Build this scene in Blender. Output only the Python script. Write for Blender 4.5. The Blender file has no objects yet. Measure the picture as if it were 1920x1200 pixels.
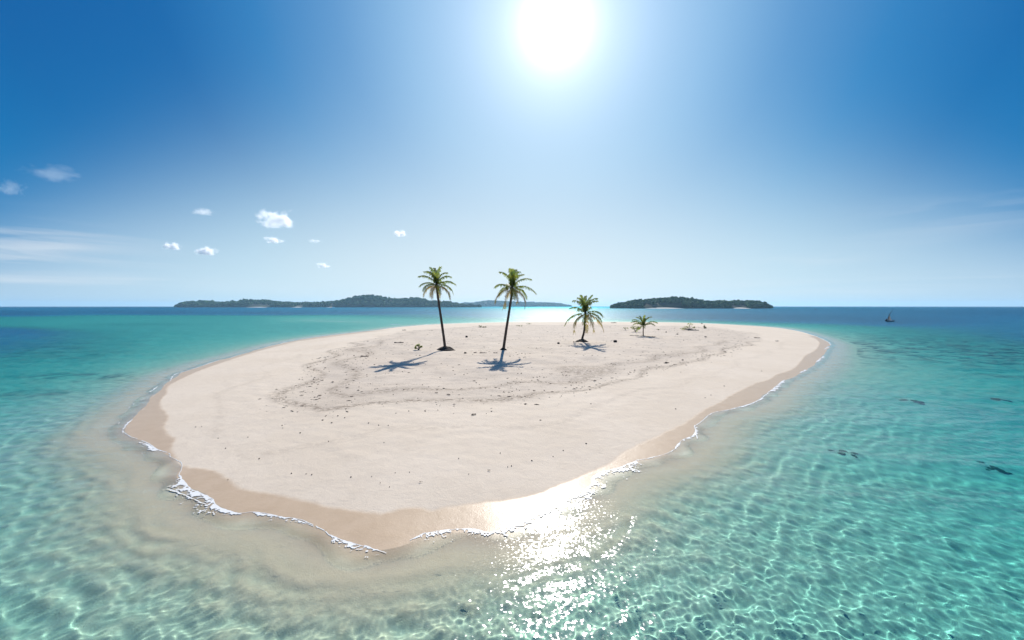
import bpy, bmesh, math, random
import numpy as np
from mathutils import Vector, Matrix, noise as mnoise

R = math.radians
scene = bpy.context.scene
COL = scene.collection

# ------------------------------------------------------------------ camera
CAM_H, FPX, HOR = 8.0, 720.0, 574.0        # eye height (m), focal length and horizon row in photo pixels
cam_data = bpy.data.cameras.new('camera')
cam_data.sensor_width = 36.0
cam_data.lens = 36.0 * FPX / 1920.0
cam_data.shift_y = (HOR - 600.0) / 1920.0
cam_data.clip_start = 0.1
cam_data.clip_end = 80000.0
cam = bpy.data.objects.new('camera', cam_data)
cam.location = (0, 0, CAM_H)
cam.rotation_euler = (R(90), 0, 0)
COL.objects.link(cam)
scene.camera = cam

# ------------------------------------------------------------------ sky and sun
SUN_DIR = Vector((82.0, FPX, 527.0)).normalized()      # towards the sun
SUN_EL = math.asin(SUN_DIR.z)
SUN_AZ = math.atan2(SUN_DIR.x, SUN_DIR.y)              # clockwise from +Y
world = bpy.data.worlds.new('World')
scene.world = world
world.use_nodes = True
SKY_STRENGTH = 0.10
EXPOSURE = 0.25


def build_world():
    nt = world.node_tree
    nt.nodes.clear()
    N, L = nt.nodes.new, nt.links.new
    out = N('ShaderNodeOutputWorld')
    bg = N('ShaderNodeBackground')
    bg.inputs['Strength'].default_value = SKY_STRENGTH
    K = 1.0 / (SKY_STRENGTH * 2 ** EXPOSURE)            # colours below are as photographed

    def mth(op, a, b=None, clamp=False):
        n = N('ShaderNodeMath'); n.operation = op; n.use_clamp = clamp
        for i, s in enumerate((a, b)):
            if s is None: continue
            if hasattr(s, 'is_output'): L(s, n.inputs[i])
            else: n.inputs[i].default_value = s
        return n.outputs[0]

    def mix(f, a, b, mode='MIX'):
        n = N('ShaderNodeMix'); n.data_type = 'RGBA'; n.blend_type = mode
        n.clamp_factor = True
        for s, k in ((f, 0), (a, 6), (b, 7)):
            if hasattr(s, 'is_output'): L(s, n.inputs[k])
            elif k == 0: n.inputs[0].default_value = s
            else: n.inputs[k].default_value = (*s, 1)
        return n.outputs[2]

    def ramp(v, stops):
        n = N('ShaderNodeValToRGB')
        L(v, n.inputs[0])
        el = n.color_ramp.elements
        while len(el) < len(stops): el.new(0.5)
        for e, (p, c) in zip(el, stops):
            e.position = p; e.color = (*c, 1)
        return n.outputs[0]

    sky = N('ShaderNodeTexSky')
    sky.sky_type = 'NISHITA'
    sky.sun_disc = False
    sky.sun_elevation = SUN_EL
    sky.sun_rotation = SUN_AZ
    sky.air_density = 1.0
    sky.dust_density = 0.1
    sky.ozone_density = 4.0
    tc = N('ShaderNodeTexCoord')
    d = tc.outputs['Generated']
    dot = N('ShaderNodeVectorMath'); dot.operation = 'DOT_PRODUCT'
    dot.inputs[1].default_value = SUN_DIR
    L(d, dot.inputs[0])
    gam = mth('MULTIPLY', mth('ARCCOSINE', dot.outputs['Value']), 180 / math.pi)      # degrees from the sun
    sep = N('ShaderNodeSeparateXYZ'); L(d, sep.inputs[0])
    el = mth('MULTIPLY', mth('ARCSINE', mth('MAXIMUM', sep.outputs[2], 0.0)), 180 / math.pi)
    flat = N('ShaderNodeVectorMath'); flat.operation = 'MULTIPLY'; flat.inputs[1].default_value = (1, 1, 0)
    L(d, flat.inputs[0])
    fn = N('ShaderNodeVectorMath'); fn.operation = 'NORMALIZE'; L(flat.outputs[0], fn.inputs[0])
    hd = N('ShaderNodeVectorMath'); hd.operation = 'DOT_PRODUCT'
    hd.inputs[1].default_value = (math.sin(R(1.0)), math.cos(R(1.0)), 0)
    L(fn.outputs[0], hd.inputs[0])
    ca = hd.outputs['Value']
    # blue of the open sky, deepening away from the sun
    blue = ramp(mth('DIVIDE', gam, 90.0), [(0.10, (.30, .55, .84)), (0.20, (.19, .43, .73)), (0.28, (.085, .29, .60)), (0.37, (.018, .195, .50)),
                                           (0.46, (.0, .115, .385)), (0.58, (.0, .09, .345)), (1.0, (.0, .08, .32))])
    # pale band above the horizon, higher below the sun
    eps = mth('MAXIMUM', mth('ADD', mth('MULTIPLY', mth('SUBTRACT', ca, 0.6), 37.0), 7.0), 5.0)
    t = mth('EXPONENT', mth('MULTIPLY', mth('POWER', mth('DIVIDE', el, eps), 2.0), -1.0))
    pale = ramp(mth('ADD', mth('MULTIPLY', ca, 0.5), 0.5), [(0.0, (.42, .60, .76)), (0.79, (.46, .64, .79)), (0.91, (.61, .80, .90)), (1.0, (.77, .885, .935))])
    mid = mth('EXPONENT', mth('MULTIPLY', mth('POWER', mth('DIVIDE', el, 20.0), 2.0), -1.0))
    blue = mix(mid, blue, mix(1.0, blue, (.0, .135, .19), 'ADD'))
    col = mix(t, blue, pale)
    # thin high cloud streaks
    def veil(az, e0, saz, se, amt, seed, sx=3.0, sy=34.0):
        rot = N('ShaderNodeVectorRotate'); rot.rotation_type = 'Z_AXIS'
        rot.inputs['Angle'].default_value = R(az)
        L(d, rot.inputs['Vector'])
        sp = N('ShaderNodeSeparateXYZ'); L(rot.outputs[0], sp.inputs[0])
        da = mth('MULTIPLY', mth('ARCTAN2', sp.outputs[0], sp.outputs[1]), 180 / math.pi)
        ga = mth('EXPONENT', mth('MULTIPLY', mth('POWER', mth('ABSOLUTE', mth('DIVIDE', da, saz)), 2.4), -1.0))
        ge = mth('EXPONENT', mth('MULTIPLY', mth('POWER', mth('ABSOLUTE', mth('DIVIDE', mth('SUBTRACT', el, e0), se)), 2.4), -1.0))
        mp = N('ShaderNodeMapping'); mp.inputs['Scale'].default_value = (sx, sx, sy)
        mp.inputs['Location'].default_value = (seed, seed * 2, 0)
        mp.inputs['Rotation'].default_value = (0, R(4), 0)
        L(rot.outputs[0], mp.inputs['Vector'])
        n = N('ShaderNodeTexNoise'); n.inputs['Scale'].default_value = 1.0; n.inputs['Detail'].default_value = 5
        n.inputs['Roughness'].default_value = 0.55; n.inputs['Distortion'].default_value = 0.7
        L(mp.outputs[0], n.inputs['Vector'])
        v = mth('MULTIPLY', mth('SUBTRACT', n.outputs[0], 0.44), 4.5, True)
        return mth('MULTIPLY', mth('MULTIPLY', mth('MULTIPLY', ga, ge), v), amt)
    for args in ((-54, 5.0, 10, 2.6, .60, 3.0), (-50, 2.2, 16, 1.2, .45, 9.0), (36, 5.2, 7, 0.8, .35, 5.0, 3, 40), (50, 8.5, 9, 2.2, .20, 7.0),
                 (46, 2.3, 18, 1.0, .30, 1.0), (-16, 1.7, 12, 0.8, .4, 12.0, 8, 40)):
        col = mix(veil(*args), col, (.80, .85, .90))
    # aureole of light scattered forward round the sun
    a0 = mth('MULTIPLY', mth('EXPONENT', mth('DIVIDE', gam, -1.5)), 3.2)
    a1 = mth('MULTIPLY', mth('EXPONENT', mth('DIVIDE', gam, -5.8)), 1.0)
    a2 = mth('ADD', a0, mth('MULTIPLY', mth('EXPONENT', mth('DIVIDE', gam, -15.0)), 0.08))
    aur = mix(1.0, mth('ADD', a1, a2), (1.0, .92, .84), 'MULTIPLY')
    col = mix(1.0, col, aur, 'ADD')
    col = mix(1.0, col, (K, K, K), 'MULTIPLY')
    col = mix(0.02, col, sky.outputs[0])
    L(col, bg.inputs['Color'])
    L(bg.outputs[0], out.inputs['Surface'])


build_world()
sun_data = bpy.data.lights.new('sun', 'SUN')
sun_data.energy = 5.0
sun_data.angle = R(0.5)
sun_data.color = (1.0, 0.955, 0.89)
sun_data.cycles.is_caustics_light = True
sun = bpy.data.objects.new('sun', sun_data)
sun.rotation_euler = (-SUN_DIR).to_track_quat('-Z', 'Y').to_euler()
sun.location = (60, 500, 380)
COL.objects.link(sun)

vs = scene.view_settings
scene.display_settings.display_device = 'sRGB'
vs.view_transform = 'Standard'
vs.look = 'None'
vs.exposure = EXPOSURE
vs.gamma = 1.0
vs.use_curve_mapping = False
cy = scene.cycles
cy.max_bounces = 16
cy.diffuse_bounces = 3
cy.glossy_bounces = 3
cy.transmission_bounces = 8
cy.transparent_max_bounces = 16
cy.caustics_reflective = False
cy.caustics_refractive = True
cy.volume_bounces = 12
cy.sample_clamp_indirect = 6.0
cy.use_denoising = True

# ------------------------------------------------------------------ helpers
rng = np.random.default_rng(7)


def link(o, parent=None):
    COL.objects.link(o)
    if parent is not None:
        o.parent = parent
    return o


def tag(o, label=None, cat=None, group=None, kind=None):
    if label: o['label'] = label
    if cat: o['category'] = cat
    if group: o['group'] = group
    if kind: o['kind'] = kind
    return o


def empty(name, loc, rz=0.0):
    o = bpy.data.objects.new(name, None)
    o.empty_display_size = 0.3
    o.location = loc
    o.rotation_euler = (0, 0, rz)
    return link(o)


def mesh_obj(name, verts, faces, mat, parent=None, smooth=False):
    me = bpy.data.meshes.new(name)
    me.from_pydata([tuple(v) for v in verts], [], [tuple(f) for f in faces])
    me.materials.append(mat)
    if smooth:
        me.polygons.foreach_set('use_smooth', [True] * len(me.polygons))
    me.update()
    return link(bpy.data.objects.new(name, me), parent)


def grid_mesh(name, P, faces, mat, smooth=True, attrs=None):
    """P (n,3) float array, faces (m,4) int array -> object, made with foreach_set."""
    me = bpy.data.meshes.new(name)
    n, m = len(P), len(faces)
    me.vertices.add(n)
    me.vertices.foreach_set('co', np.ascontiguousarray(P, dtype=np.float32).ravel())
    k = faces.shape[1]
    me.loops.add(m * k)
    me.loops.foreach_set('vertex_index', np.ascontiguousarray(faces, dtype=np.int32).ravel())
    me.polygons.add(m)
    me.polygons.foreach_set('loop_start', np.arange(0, m * k, k, dtype=np.int32))
    me.polygons.foreach_set('use_smooth', np.full(m, smooth, dtype=bool))
    me.update(calc_edges=True)
    for an, av in (attrs or {}).items():
        a = me.attributes.new(an, 'FLOAT', 'POINT')
        a.data.foreach_set('value', np.ascontiguousarray(av, dtype=np.float32))
    me.materials.append(mat)
    return link(bpy.data.objects.new(name, me))


def px(u, v, z=0.0):
    """photo pixel (1920 x 1200) -> point on the level plane at height z"""
    Y = (CAM_H - z) * FPX / (v - HOR)
    return ((u - 960.0) / FPX * Y, Y, z)


def at_depth(u, v, Y):
    return Vector(((u - 960.0) / FPX * Y, Y, CAM_H + (HOR - v) / FPX * Y))


def smooth01(x):
    x = np.clip(x, 0, 1)
    return x * x * (3 - 2 * x)


# value noise made of random sines: smooth, cheap, vectorised
def sine_field(x, y, lam, n, seed, spread=math.pi, main=0.0):
    r = np.random.default_rng(seed)
    out = np.zeros_like(x)
    for i in range(n):
        a = main + (r.random() * 2 - 1) * spread
        l = lam * (0.65 + 0.8 * r.random())
        k = 2 * math.pi / l
        out += np.sin(k * (math.cos(a) * x + math.sin(a) * y) + r.random() * 6.283)
    return out / math.sqrt(n / 2.0)


# ------------------------------------------------------------------ shoreline, traced on the water plane
WATERLINE = [(960, 604), (1080, 603.5), (1200, 604), (1310, 606), (1435, 612.5), (1490, 619.5), (1527, 630), (1550, 640),
             (1556, 646), (1551, 655), (1542, 668), (1533, 679), (1502, 699), (1470, 714), (1455, 725), (1440, 735),
             (1426, 747), (1403, 758), (1363, 769), (1335, 775), (1316, 789), (1301, 800), (1300, 814), (1277, 829),
             (1264, 842), (1244, 853), (1200, 862), (1160, 877), (1122, 887), (1110, 897), (1105, 911), (1085, 927),
             (1060, 938), (1010, 962), (970, 982), (925, 996), (880, 992), (835, 993), (792, 1001), (765, 1014),
             (735, 1026), (688, 1028), (650, 1015), (620, 1004), (611, 996), (592, 986), (570, 976), (550, 971),
             (522, 969), (508, 964), (475, 960), (450, 962), (425, 956), (407, 947), (392, 932), (360, 917),
             (348, 905), (336, 892), (341, 880), (339, 867), (318, 856), (295, 843), (275, 830), (250, 820),
             (232, 811), (235, 800), (248, 787), (266, 768), (280, 750), (294, 738), (306, 724), (322, 713),
             (338, 700), (362, 692), (412, 675), (435, 670), (475, 658), (510, 648), (560, 637.5), (600, 631),
             (655, 624.5), (705, 619), (755, 612.5), (830, 607.5)]
DRYLINE = [(1490, 621), (1520, 631), (1534, 639), (1536, 646), (1528, 657), (1510, 667), (1503, 676), (1486, 692),
           (1457, 702), (1441, 712), (1419, 718), (1398, 728), (1375, 739), (1349, 755), (1331, 762), (1310, 774),
           (1282, 793), (1222, 822), (1172, 846), (1147, 864), (1110, 880), (1072, 897), (1035, 912), (1010, 922),
           (960, 935), (910, 941), (847, 949), (812, 957), (785, 952), (760, 954), (725, 961), (700, 961),
           (650, 954), (600, 945), (550, 932), (500, 924), (450, 914), (425, 897), (395, 880), (345, 871),
           (330, 857), (321, 835), (327, 822), (311, 810), (309, 795), (315, 782), (304, 767), (300, 752),
           (312, 735), (316, 722), (350, 705), (387, 690), (425, 677), (480, 659.5), (560, 639.5)]


def dense(pts, step, closed):
    """Catmull-Rom through world points, resampled at about `step` relative to distance"""
    P = np.array(pts, dtype=float)
    n = len(P)
    out = []
    for i in range(n if closed else n - 1):
        p1, p2 = P[i], P[(i + 1) % n]
        p0 = P[i - 1] if (closed or i > 0) else 2 * p1 - p2
        p3 = P[(i + 2) % n] if (closed or i + 2 < n) else 2 * p2 - p1
        k = max(1, int(np.linalg.norm(p2 - p1) / (step * max(10.0, np.linalg.norm(p1)))))
        for j in range(k):
            t = j / k
            out.append(0.5 * ((2 * p1) + (-p0 + p2) * t + (2 * p0 - 5 * p1 + 4 * p2 - p3) * t * t + (-p0 + 3 * p1 - 3 * p2 + p3) * t ** 3))
    if not closed:
        out.append(P[-1])
    return np.array(out)


SHORE = dense([px(u, v)[:2] for u, v in WATERLINE], 0.03, True)
DRY = np.array([px(u, v, 0.10)[:2] for u, v in DRYLINE])
DRY = dense(DRY, 0.012, False)


def poly_dist(x, y, P, closed):
    A = P if closed else P[:-1]
    B = np.roll(P, -1, axis=0) if closed else P[1:]
    best = np.full(x.shape, 1e18)
    for (ax, ay), (bx, by) in zip(A, B):
        dx, dy = bx - ax, by - ay
        t = np.clip(((x - ax) * dx + (y - ay) * dy) / (dx * dx + dy * dy + 1e-12), 0, 1)
        d = (x - ax - t * dx) ** 2 + (y - ay - t * dy) ** 2
        np.minimum(best, d, out=best)
    return np.sqrt(best)


def soft_dist(x, y, P):
    """distance to a closed line, rounded off where two stretches of it are equally near (no creases)"""
    B = np.roll(P, -1, axis=0)
    best = np.full(x.shape, 1e18); acc = np.zeros(x.shape)
    for (ax, ay), (bx, by) in zip(P, B):
        dx, dy = bx - ax, by - ay
        ll = dx * dx + dy * dy + 1e-12
        t = np.clip(((x - ax) * dx + (y - ay) * dy) / ll, 0, 1)
        d = (x - ax - t * dx) ** 2 + (y - ay - t * dy) ** 2
        np.minimum(best, d, out=best)
        acc += math.sqrt(ll) / (d + 1e-6) ** 2
    d0 = np.sqrt(best)
    d1 = (math.pi / 2 / acc) ** (1 / 3)
    k = smooth01((d0 / (0.03 * np.maximum(np.hypot(x, y), 10)) - 0.7) / 2.0)
    return d0 * (1 - k) + d1 * k


def poly_inside(x, y, P):
    ins = np.zeros(x.shape, dtype=bool)
    B = np.roll(P, -1, axis=0)
    for (ax, ay), (bx, by) in zip(P, B):
        if ay == by: continue
        c = ((ay > y) != (by > y)) & (x < (bx - ax) * (y - ay) / (by - ay) + ax)
        ins ^= c
    return ins


def shore_sd(x, y):
    """signed distance to the waterline, positive on the island"""
    x, y = np.atleast_1d(np.asarray(x, float)), np.atleast_1d(np.asarray(y, float))
    out = np.empty(x.shape)
    r = np.hypot(x, y)
    far = (r > 420) | (y < -30)
    out[far] = -np.hypot(x[far], y[far] - 90) + 60
    nr = ~far
    if nr.any():
        d = soft_dist(x[nr], y[nr], SHORE)
        out[nr] = np.where(poly_inside(x[nr], y[nr], SHORE), d, -d)
    return out


# sea bed soundings (photo pixel, metres)
SOUND = [(0, 900, 1.5), (0, 1190, 1.5), (-300, 1000, 2.2), (200, 1000, 1.0), (300, 1150, 1.2), (0, 790, 2.4), (150, 770, 1.4), (240, 710, 1.3),
         (0, 720, 4.8), (150, 706, 5.2), (320, 660, 2.2), (100, 660, 4.6), (0, 650, 5.5), (0, 622, 5.5), (100, 606, 2.4),
         (0, 603, 3.0), (250, 599, 2.4), (400, 600, 2.4), (400, 640, 2.2), (550, 612, 2.0), (600, 599, 1.2), (700, 603, 1.2),
         (0, 588, 20), (300, 586, 18), (500, 587, 12), (700, 586, 10), (800, 592, 4), (900, 590, 6), (950, 579, 14),
         (1300, 592, 8), (1440, 600, 7), (1500, 622, 2.6), (1600, 632, 2.0), (1565, 660, 1.0), (1600, 700, 1.8), (1500, 760, 1.6),
         (1400, 850, 1.4), (1250, 950, 1.2), (1600, 750, 2.6), (1700, 632, 9), (1800, 650, 10), (1900, 640, 10), (1900, 680, 9),
         (1750, 672, 4.5), (1700, 705, 2.6), (1900, 750, 3.6), (1750, 800, 2.5), (1900, 850, 3.2), (1600, 900, 2.0), (1850, 1000, 2.3),
         (1500, 1050, 1.7), (1850, 1180, 1.9), (2200, 1000, 2.8), (1300, 1150, 1.4), (1000, 1180, 1.2), (700, 1180, 1.0), (600, 1100, .7),
         (450, 1050, .6), (1660, 603, 8), (1850, 585, 7), (1900, 578, 18), (1500, 579, 16), (1200, 582, 12), (300, 577, 20), (960, 2500, 1.6), (-900, 1400, 2.0), (2800, 1400, 2.4)]
_su = np.array([s[0] for s in SOUND]) / 150.0
_sv = np.log(np.array([s[1] for s in SOUND]) - HOR) / 0.33
_sd = np.log(np.array([min(s[2], 6.5) * ((1.0 if s[0] > 1150 else 0.80) if s[1] > 820 else 1.0) for s in SOUND]))


def sounding(x, y):
    yy = np.maximum(y, 2.5)
    u = (960 + FPX * x / yy) / 150.0
    u = np.clip(u, -8, 22)
    v = np.log(CAM_H * FPX / yy) / 0.33
    num = np.zeros_like(x); den = np.zeros_like(x)
    for a, b, d in zip(_su, _sv, _sd):
        w = 1.0 / ((u - a) ** 2 + (v - b) ** 2 + 0.08) ** 1.6
        num += w * d; den += w
    return np.exp(num / den)


def terrain(x, y, sd=None):
    x, y = np.atleast_1d(np.asarray(x, float)), np.atleast_1d(np.asarray(y, float))
    if sd is None: sd = shore_sd(x, y)
    near_shore = (np.abs(sd) < 9) & (np.hypot(x, y) < 60)
    if near_shore.any():                                    # round the beach face off, no creases
        xs, ys = x[near_shore], y[near_shore]
        rr = np.minimum(0.25 + 0.35 * np.abs(sd[near_shore]), 1.3)
        acc = sd[near_shore].copy()
        for k in range(8):
            acc += shore_sd(xs + rr * math.cos(k * math.pi / 4), ys + rr * math.sin(k * math.pi / 4))
        sd = sd.copy(); sd[near_shore] = acc / 9
    up = np.maximum(sd, 0)
    near = np.clip(1 - np.hypot(x, y - 60) / 220, 0, 1)
    z = 1.05 * (1 - np.exp(-up * 0.065))
    z += smooth01((up - 6) / 14) * near * (0.07 * sine_field(x, y, 14, 12, 3) + 0.035 * sine_field(x, y, 4.0, 14, 4))
    z += smooth01((up - 1.0) / 6) * near * (0.005 * sine_field(x, y, 1.4, 14, 5))
    z += smooth01((up - 3) / 2) * (1 - smooth01((up - 13) / 6)) * near * 0.007 * np.sin(up * 2.7 + 1.6 * sine_field(x, y, 9, 8, 6))
    dn = np.maximum(-sd, 0)
    D = sounding(x, y) * (1 + 0.10 * near * sine_field(x, y, 9, 12, 8))
    arcs = smooth01((dn - 1.0) / 1.2) * (1 - smooth01((dn - 6) / 6)) * (np.hypot(x, y) < 55)
    arcs = arcs * np.clip(0.55 + 0.6 * sine_field(x, y, 6.0, 8, 14), 0, 1)
    shelf = 0.05 + 0.11 * smooth01((dn - 1.2) / 3.0)
    depth = D * (1 - np.exp(-dn * shelf / np.maximum(D, 0.3)))
    depth += arcs * 0.020 * np.sin(2 * math.pi * dn / 0.85 + 1.5 * sine_field(x, y, 5.0, 8, 13))        # sand ripples along the beach
    depth += smooth01((dn - 1.2) / 2.5) * near * (0.035 * sine_field(x, y, 1.1, 16, 11) + 0.02 * sine_field(x, y, 0.55, 14, 12))
    return np.where(sd > 0, z, -np.maximum(depth, 0.0))


def ground(u, v):
    """point where the line of sight through photo pixel (u, v) meets the terrain"""
    z = 0.0
    for _ in range(8):
        p = px(u, v, z)
        z = float(terrain([p[0]], [p[1]])[0])
    return Vector((p[0], p[1], z))


# ------------------------------------------------------------------ materials
def new_mat(name):
    m = bpy.data.materials.new(name)
    m.use_nodes = True
    m.node_tree.nodes.clear()
    return m, m.node_tree.nodes.new, m.node_tree.links.new


def math_node(N, L, op, a, b=None, clamp=False):
    n = N('ShaderNodeMath'); n.operation = op; n.use_clamp = clamp
    for i, s in enumerate((a, b)):
        if s is None: continue
        if hasattr(s, 'is_output'): L(s, n.inputs[i])
        else: n.inputs[i].default_value = s
    return n.outputs[0]


def map_range(N, L, v, a, b, c=0.0, d=1.0, smooth=True):
    n = N('ShaderNodeMapRange')
    n.interpolation_type = 'SMOOTHSTEP' if smooth else 'LINEAR'
    L(v, n.inputs['Value'])
    n.inputs['From Min'].default_value = a; n.inputs['From Max'].default_value = b
    n.inputs['To Min'].default_value = c; n.inputs['To Max'].default_value = d
    return n.outputs['Result']


def mix_col(N, L, f, a, b, mode='MIX'):
    n = N('ShaderNodeMix'); n.data_type = 'RGBA'; n.blend_type = mode
    for s, k in ((f, 0), (a, 6), (b, 7)):
        if hasattr(s, 'is_output'): L(s, n.inputs[k])
        elif k == 0: n.inputs[0].default_value = s
        else: n.inputs[k].default_value = (*s, 1)
    return n.outputs[2]


def noise_tex(N, L, vec, scale, detail=3, rough=0.55, dist=0.0):
    n = N('ShaderNodeTexNoise')
    n.inputs['Scale'].default_value = scale
    n.inputs['Detail'].default_value = detail
    n.inputs['Roughness'].default_value = rough
    n.inputs['Distortion'].default_value = dist
    if vec is not None: L(vec, n.inputs['Vector'])
    return n


def simple_mat(name, col, rough=0.8, var=0.25, scale=3.0, col2=None, spec=0.3, bump=0.0):
    m, N, L = new_mat(name)
    out = N('ShaderNodeOutputMaterial'); b = N('ShaderNodeBsdfPrincipled')
    tc = N('ShaderNodeTexCoord')
    n = noise_tex(N, L, tc.outputs['Object'], scale, 4, 0.6)
    c2 = col2 or tuple(c * (1 - var * 2) for c in col)
    f = map_range(N, L, n.outputs[0], 0.3, 0.7)
    L(mix_col(N, L, f, col, c2), b.inputs['Base Color'])
    b.inputs['Roughness'].default_value = rough
    b.inputs['Specular IOR Level'].default_value = spec
    if bump:
        bn = N('ShaderNodeBump'); bn.inputs['Strength'].default_value = bump; bn.inputs['Distance'].default_value = 0.03
        L(n.outputs[0], bn.inputs['Height']); L(bn.outputs[0], b.inputs['Normal'])
    L(b.outputs[0], out.inputs['Surface'])
    return m


def sand_material():
    m, N, L = new_mat('coral_sand')
    out = N('ShaderNodeOutputMaterial')
    b = N('ShaderNodeBsdfPrincipled')
    geo = N('ShaderNodeNewGeometry')
    pos = geo.outputs['Position']
    wet_a = N('ShaderNodeAttribute'); wet_a.attribute_name = 'wet'
    lit_a = N('ShaderNodeAttribute'); lit_a.attribute_name = 'litter'
    weed_a = N('ShaderNodeAttribute'); weed_a.attribute_name = 'weed'
    n_big = noise_tex(N, L, pos, 0.12, 4, 0.6)
    n_mid = noise_tex(N, L, pos, 1.3, 5, 0.65, 0.3)
    n_fine = noise_tex(N, L, pos, 22.0, 3, 0.7)
    dry = mix_col(N, L, map_range(N, L, n_big.outputs[0], 0.35, 0.65), (0.70, 0.59, 0.465), (0.66, 0.55, 0.425))
    dry = mix_col(N, L, map_range(N, L, n_mid.outputs[0], 0.45, 0.75, 0, 0.35), dry, (0.58, 0.48, 0.375))
    # fine plant litter mixed into the upper beach
    mp = N('ShaderNodeMapping'); mp.inputs['Scale'].default_value = (1.0, 1.7, 1.0)
    L(pos, mp.inputs['Vector'])
    n_l = noise_tex(N, L, mp.outputs[0], 0.55, 6, 0.72, 0.6)
    n_l2 = noise_tex(N, L, mp.outputs[0], 6.5, 5, 0.8)
    lf = math_node(N, L, 'MULTIPLY', map_range(N, L, n_l.outputs[0], 0.44, 0.66), map_range(N, L, n_l2.outputs[0], 0.42, 0.68))
    lf = math_node(N, L, 'MULTIPLY', lf, lit_a.outputs['Fac'])
    dry = mix_col(N, L, math_node(N, L, 'MULTIPLY', lit_a.outputs['Fac'], 0.42), dry, (0.50, 0.415, 0.335))
    dry = mix_col(N, L, math_node(N, L, 'MULTIPLY', lf, 0.80), dry, (0.22, 0.17, 0.13))
    wr_a = N('ShaderNodeAttribute'); wr_a.attribute_name = 'wrack'
    n_s = noise_tex(N, L, mp.outputs[0], 2.6, 5, 0.75, 0.4)
    wk = math_node(N, L, 'MULTIPLY', wr_a.outputs['Fac'], map_range(N, L, n_s.outputs[0], 0.43, 0.57))
    dry = mix_col(N, L, math_node(N, L, 'MULTIPLY', wk, 0.85), dry, (0.16, 0.115, 0.08))
    wetc = mix_col(N, L, map_range(N, L, n_mid.outputs[0], 0.3, 0.7), (0.575, 0.425, 0.285), (0.535, 0.39, 0.255))
    # wet edge made ragged by fine noise
    wf = math_node(N, L, 'ADD', wet_a.outputs['Fac'], math_node(N, L, 'MULTIPLY', math_node(N, L, 'SUBTRACT', n_mid.outputs[0], 0.5), 0.5))
    wf = map_range(N, L, wf, 0.26, 0.72)
    col = mix_col(N, L, wf, dry, wetc)
    sub_a = N('ShaderNodeAttribute'); sub_a.attribute_name = 'submerged'
    szz = N('ShaderNodeSeparateXYZ'); L(pos, szz.inputs[0])
    # golden sand stirred up by the swash gives way to clean bright coral sand farther out
    bed = mix_col(N, L, map_range(N, L, szz.outputs[2], -0.08, -0.65, 0, 1), (0.92, 0.75, 0.51), (0.90, 0.79, 0.58))
    bed = mix_col(N, L, map_range(N, L, n_mid.outputs[0], 0.42, 0.75, 0, 0.16), bed, (0.62, 0.50, 0.33))
    col = mix_col(N, L, sub_a.outputs['Fac'], col, bed)
    # deep bed painted blue to stand for light scattered back by the water
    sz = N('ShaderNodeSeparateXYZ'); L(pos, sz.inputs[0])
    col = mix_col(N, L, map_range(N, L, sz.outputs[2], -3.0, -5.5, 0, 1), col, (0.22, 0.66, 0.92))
    n_w = noise_tex(N, L, pos, 0.35, 5, 0.7, 0.8)
    wd = math_node(N, L, 'MULTIPLY', weed_a.outputs['Fac'], map_range(N, L, n_w.outputs[0], 0.40, 0.62))
    col = mix_col(N, L, wd, col, (0.035, 0.085, 0.10))
    L(col, b.inputs['Base Color'])
    rough = map_range(N, L, wf, 0, 1, 0.92, 0.36, False)
    L(rough, b.inputs['Roughness'])
    L(map_range(N, L, wf, 0, 1, 0.15, 0.15, False), b.inputs['Specular IOR Level'])
    bump = N('ShaderNodeBump')
    bump.inputs['Distance'].default_value = 0.05
    h = math_node(N, L, 'ADD', math_node(N, L, 'MULTIPLY', n_fine.outputs[0], 0.35), n_mid.outputs[0])
    L(h, bump.inputs['Height'])
    L(map_range(N, L, wf, 0, 1, 0.80, 0.35, False), bump.inputs['Strength'])
    L(bump.outputs[0], b.inputs['Normal'])
    L(b.outputs[0], out.inputs['Surface'])
    return m


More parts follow.
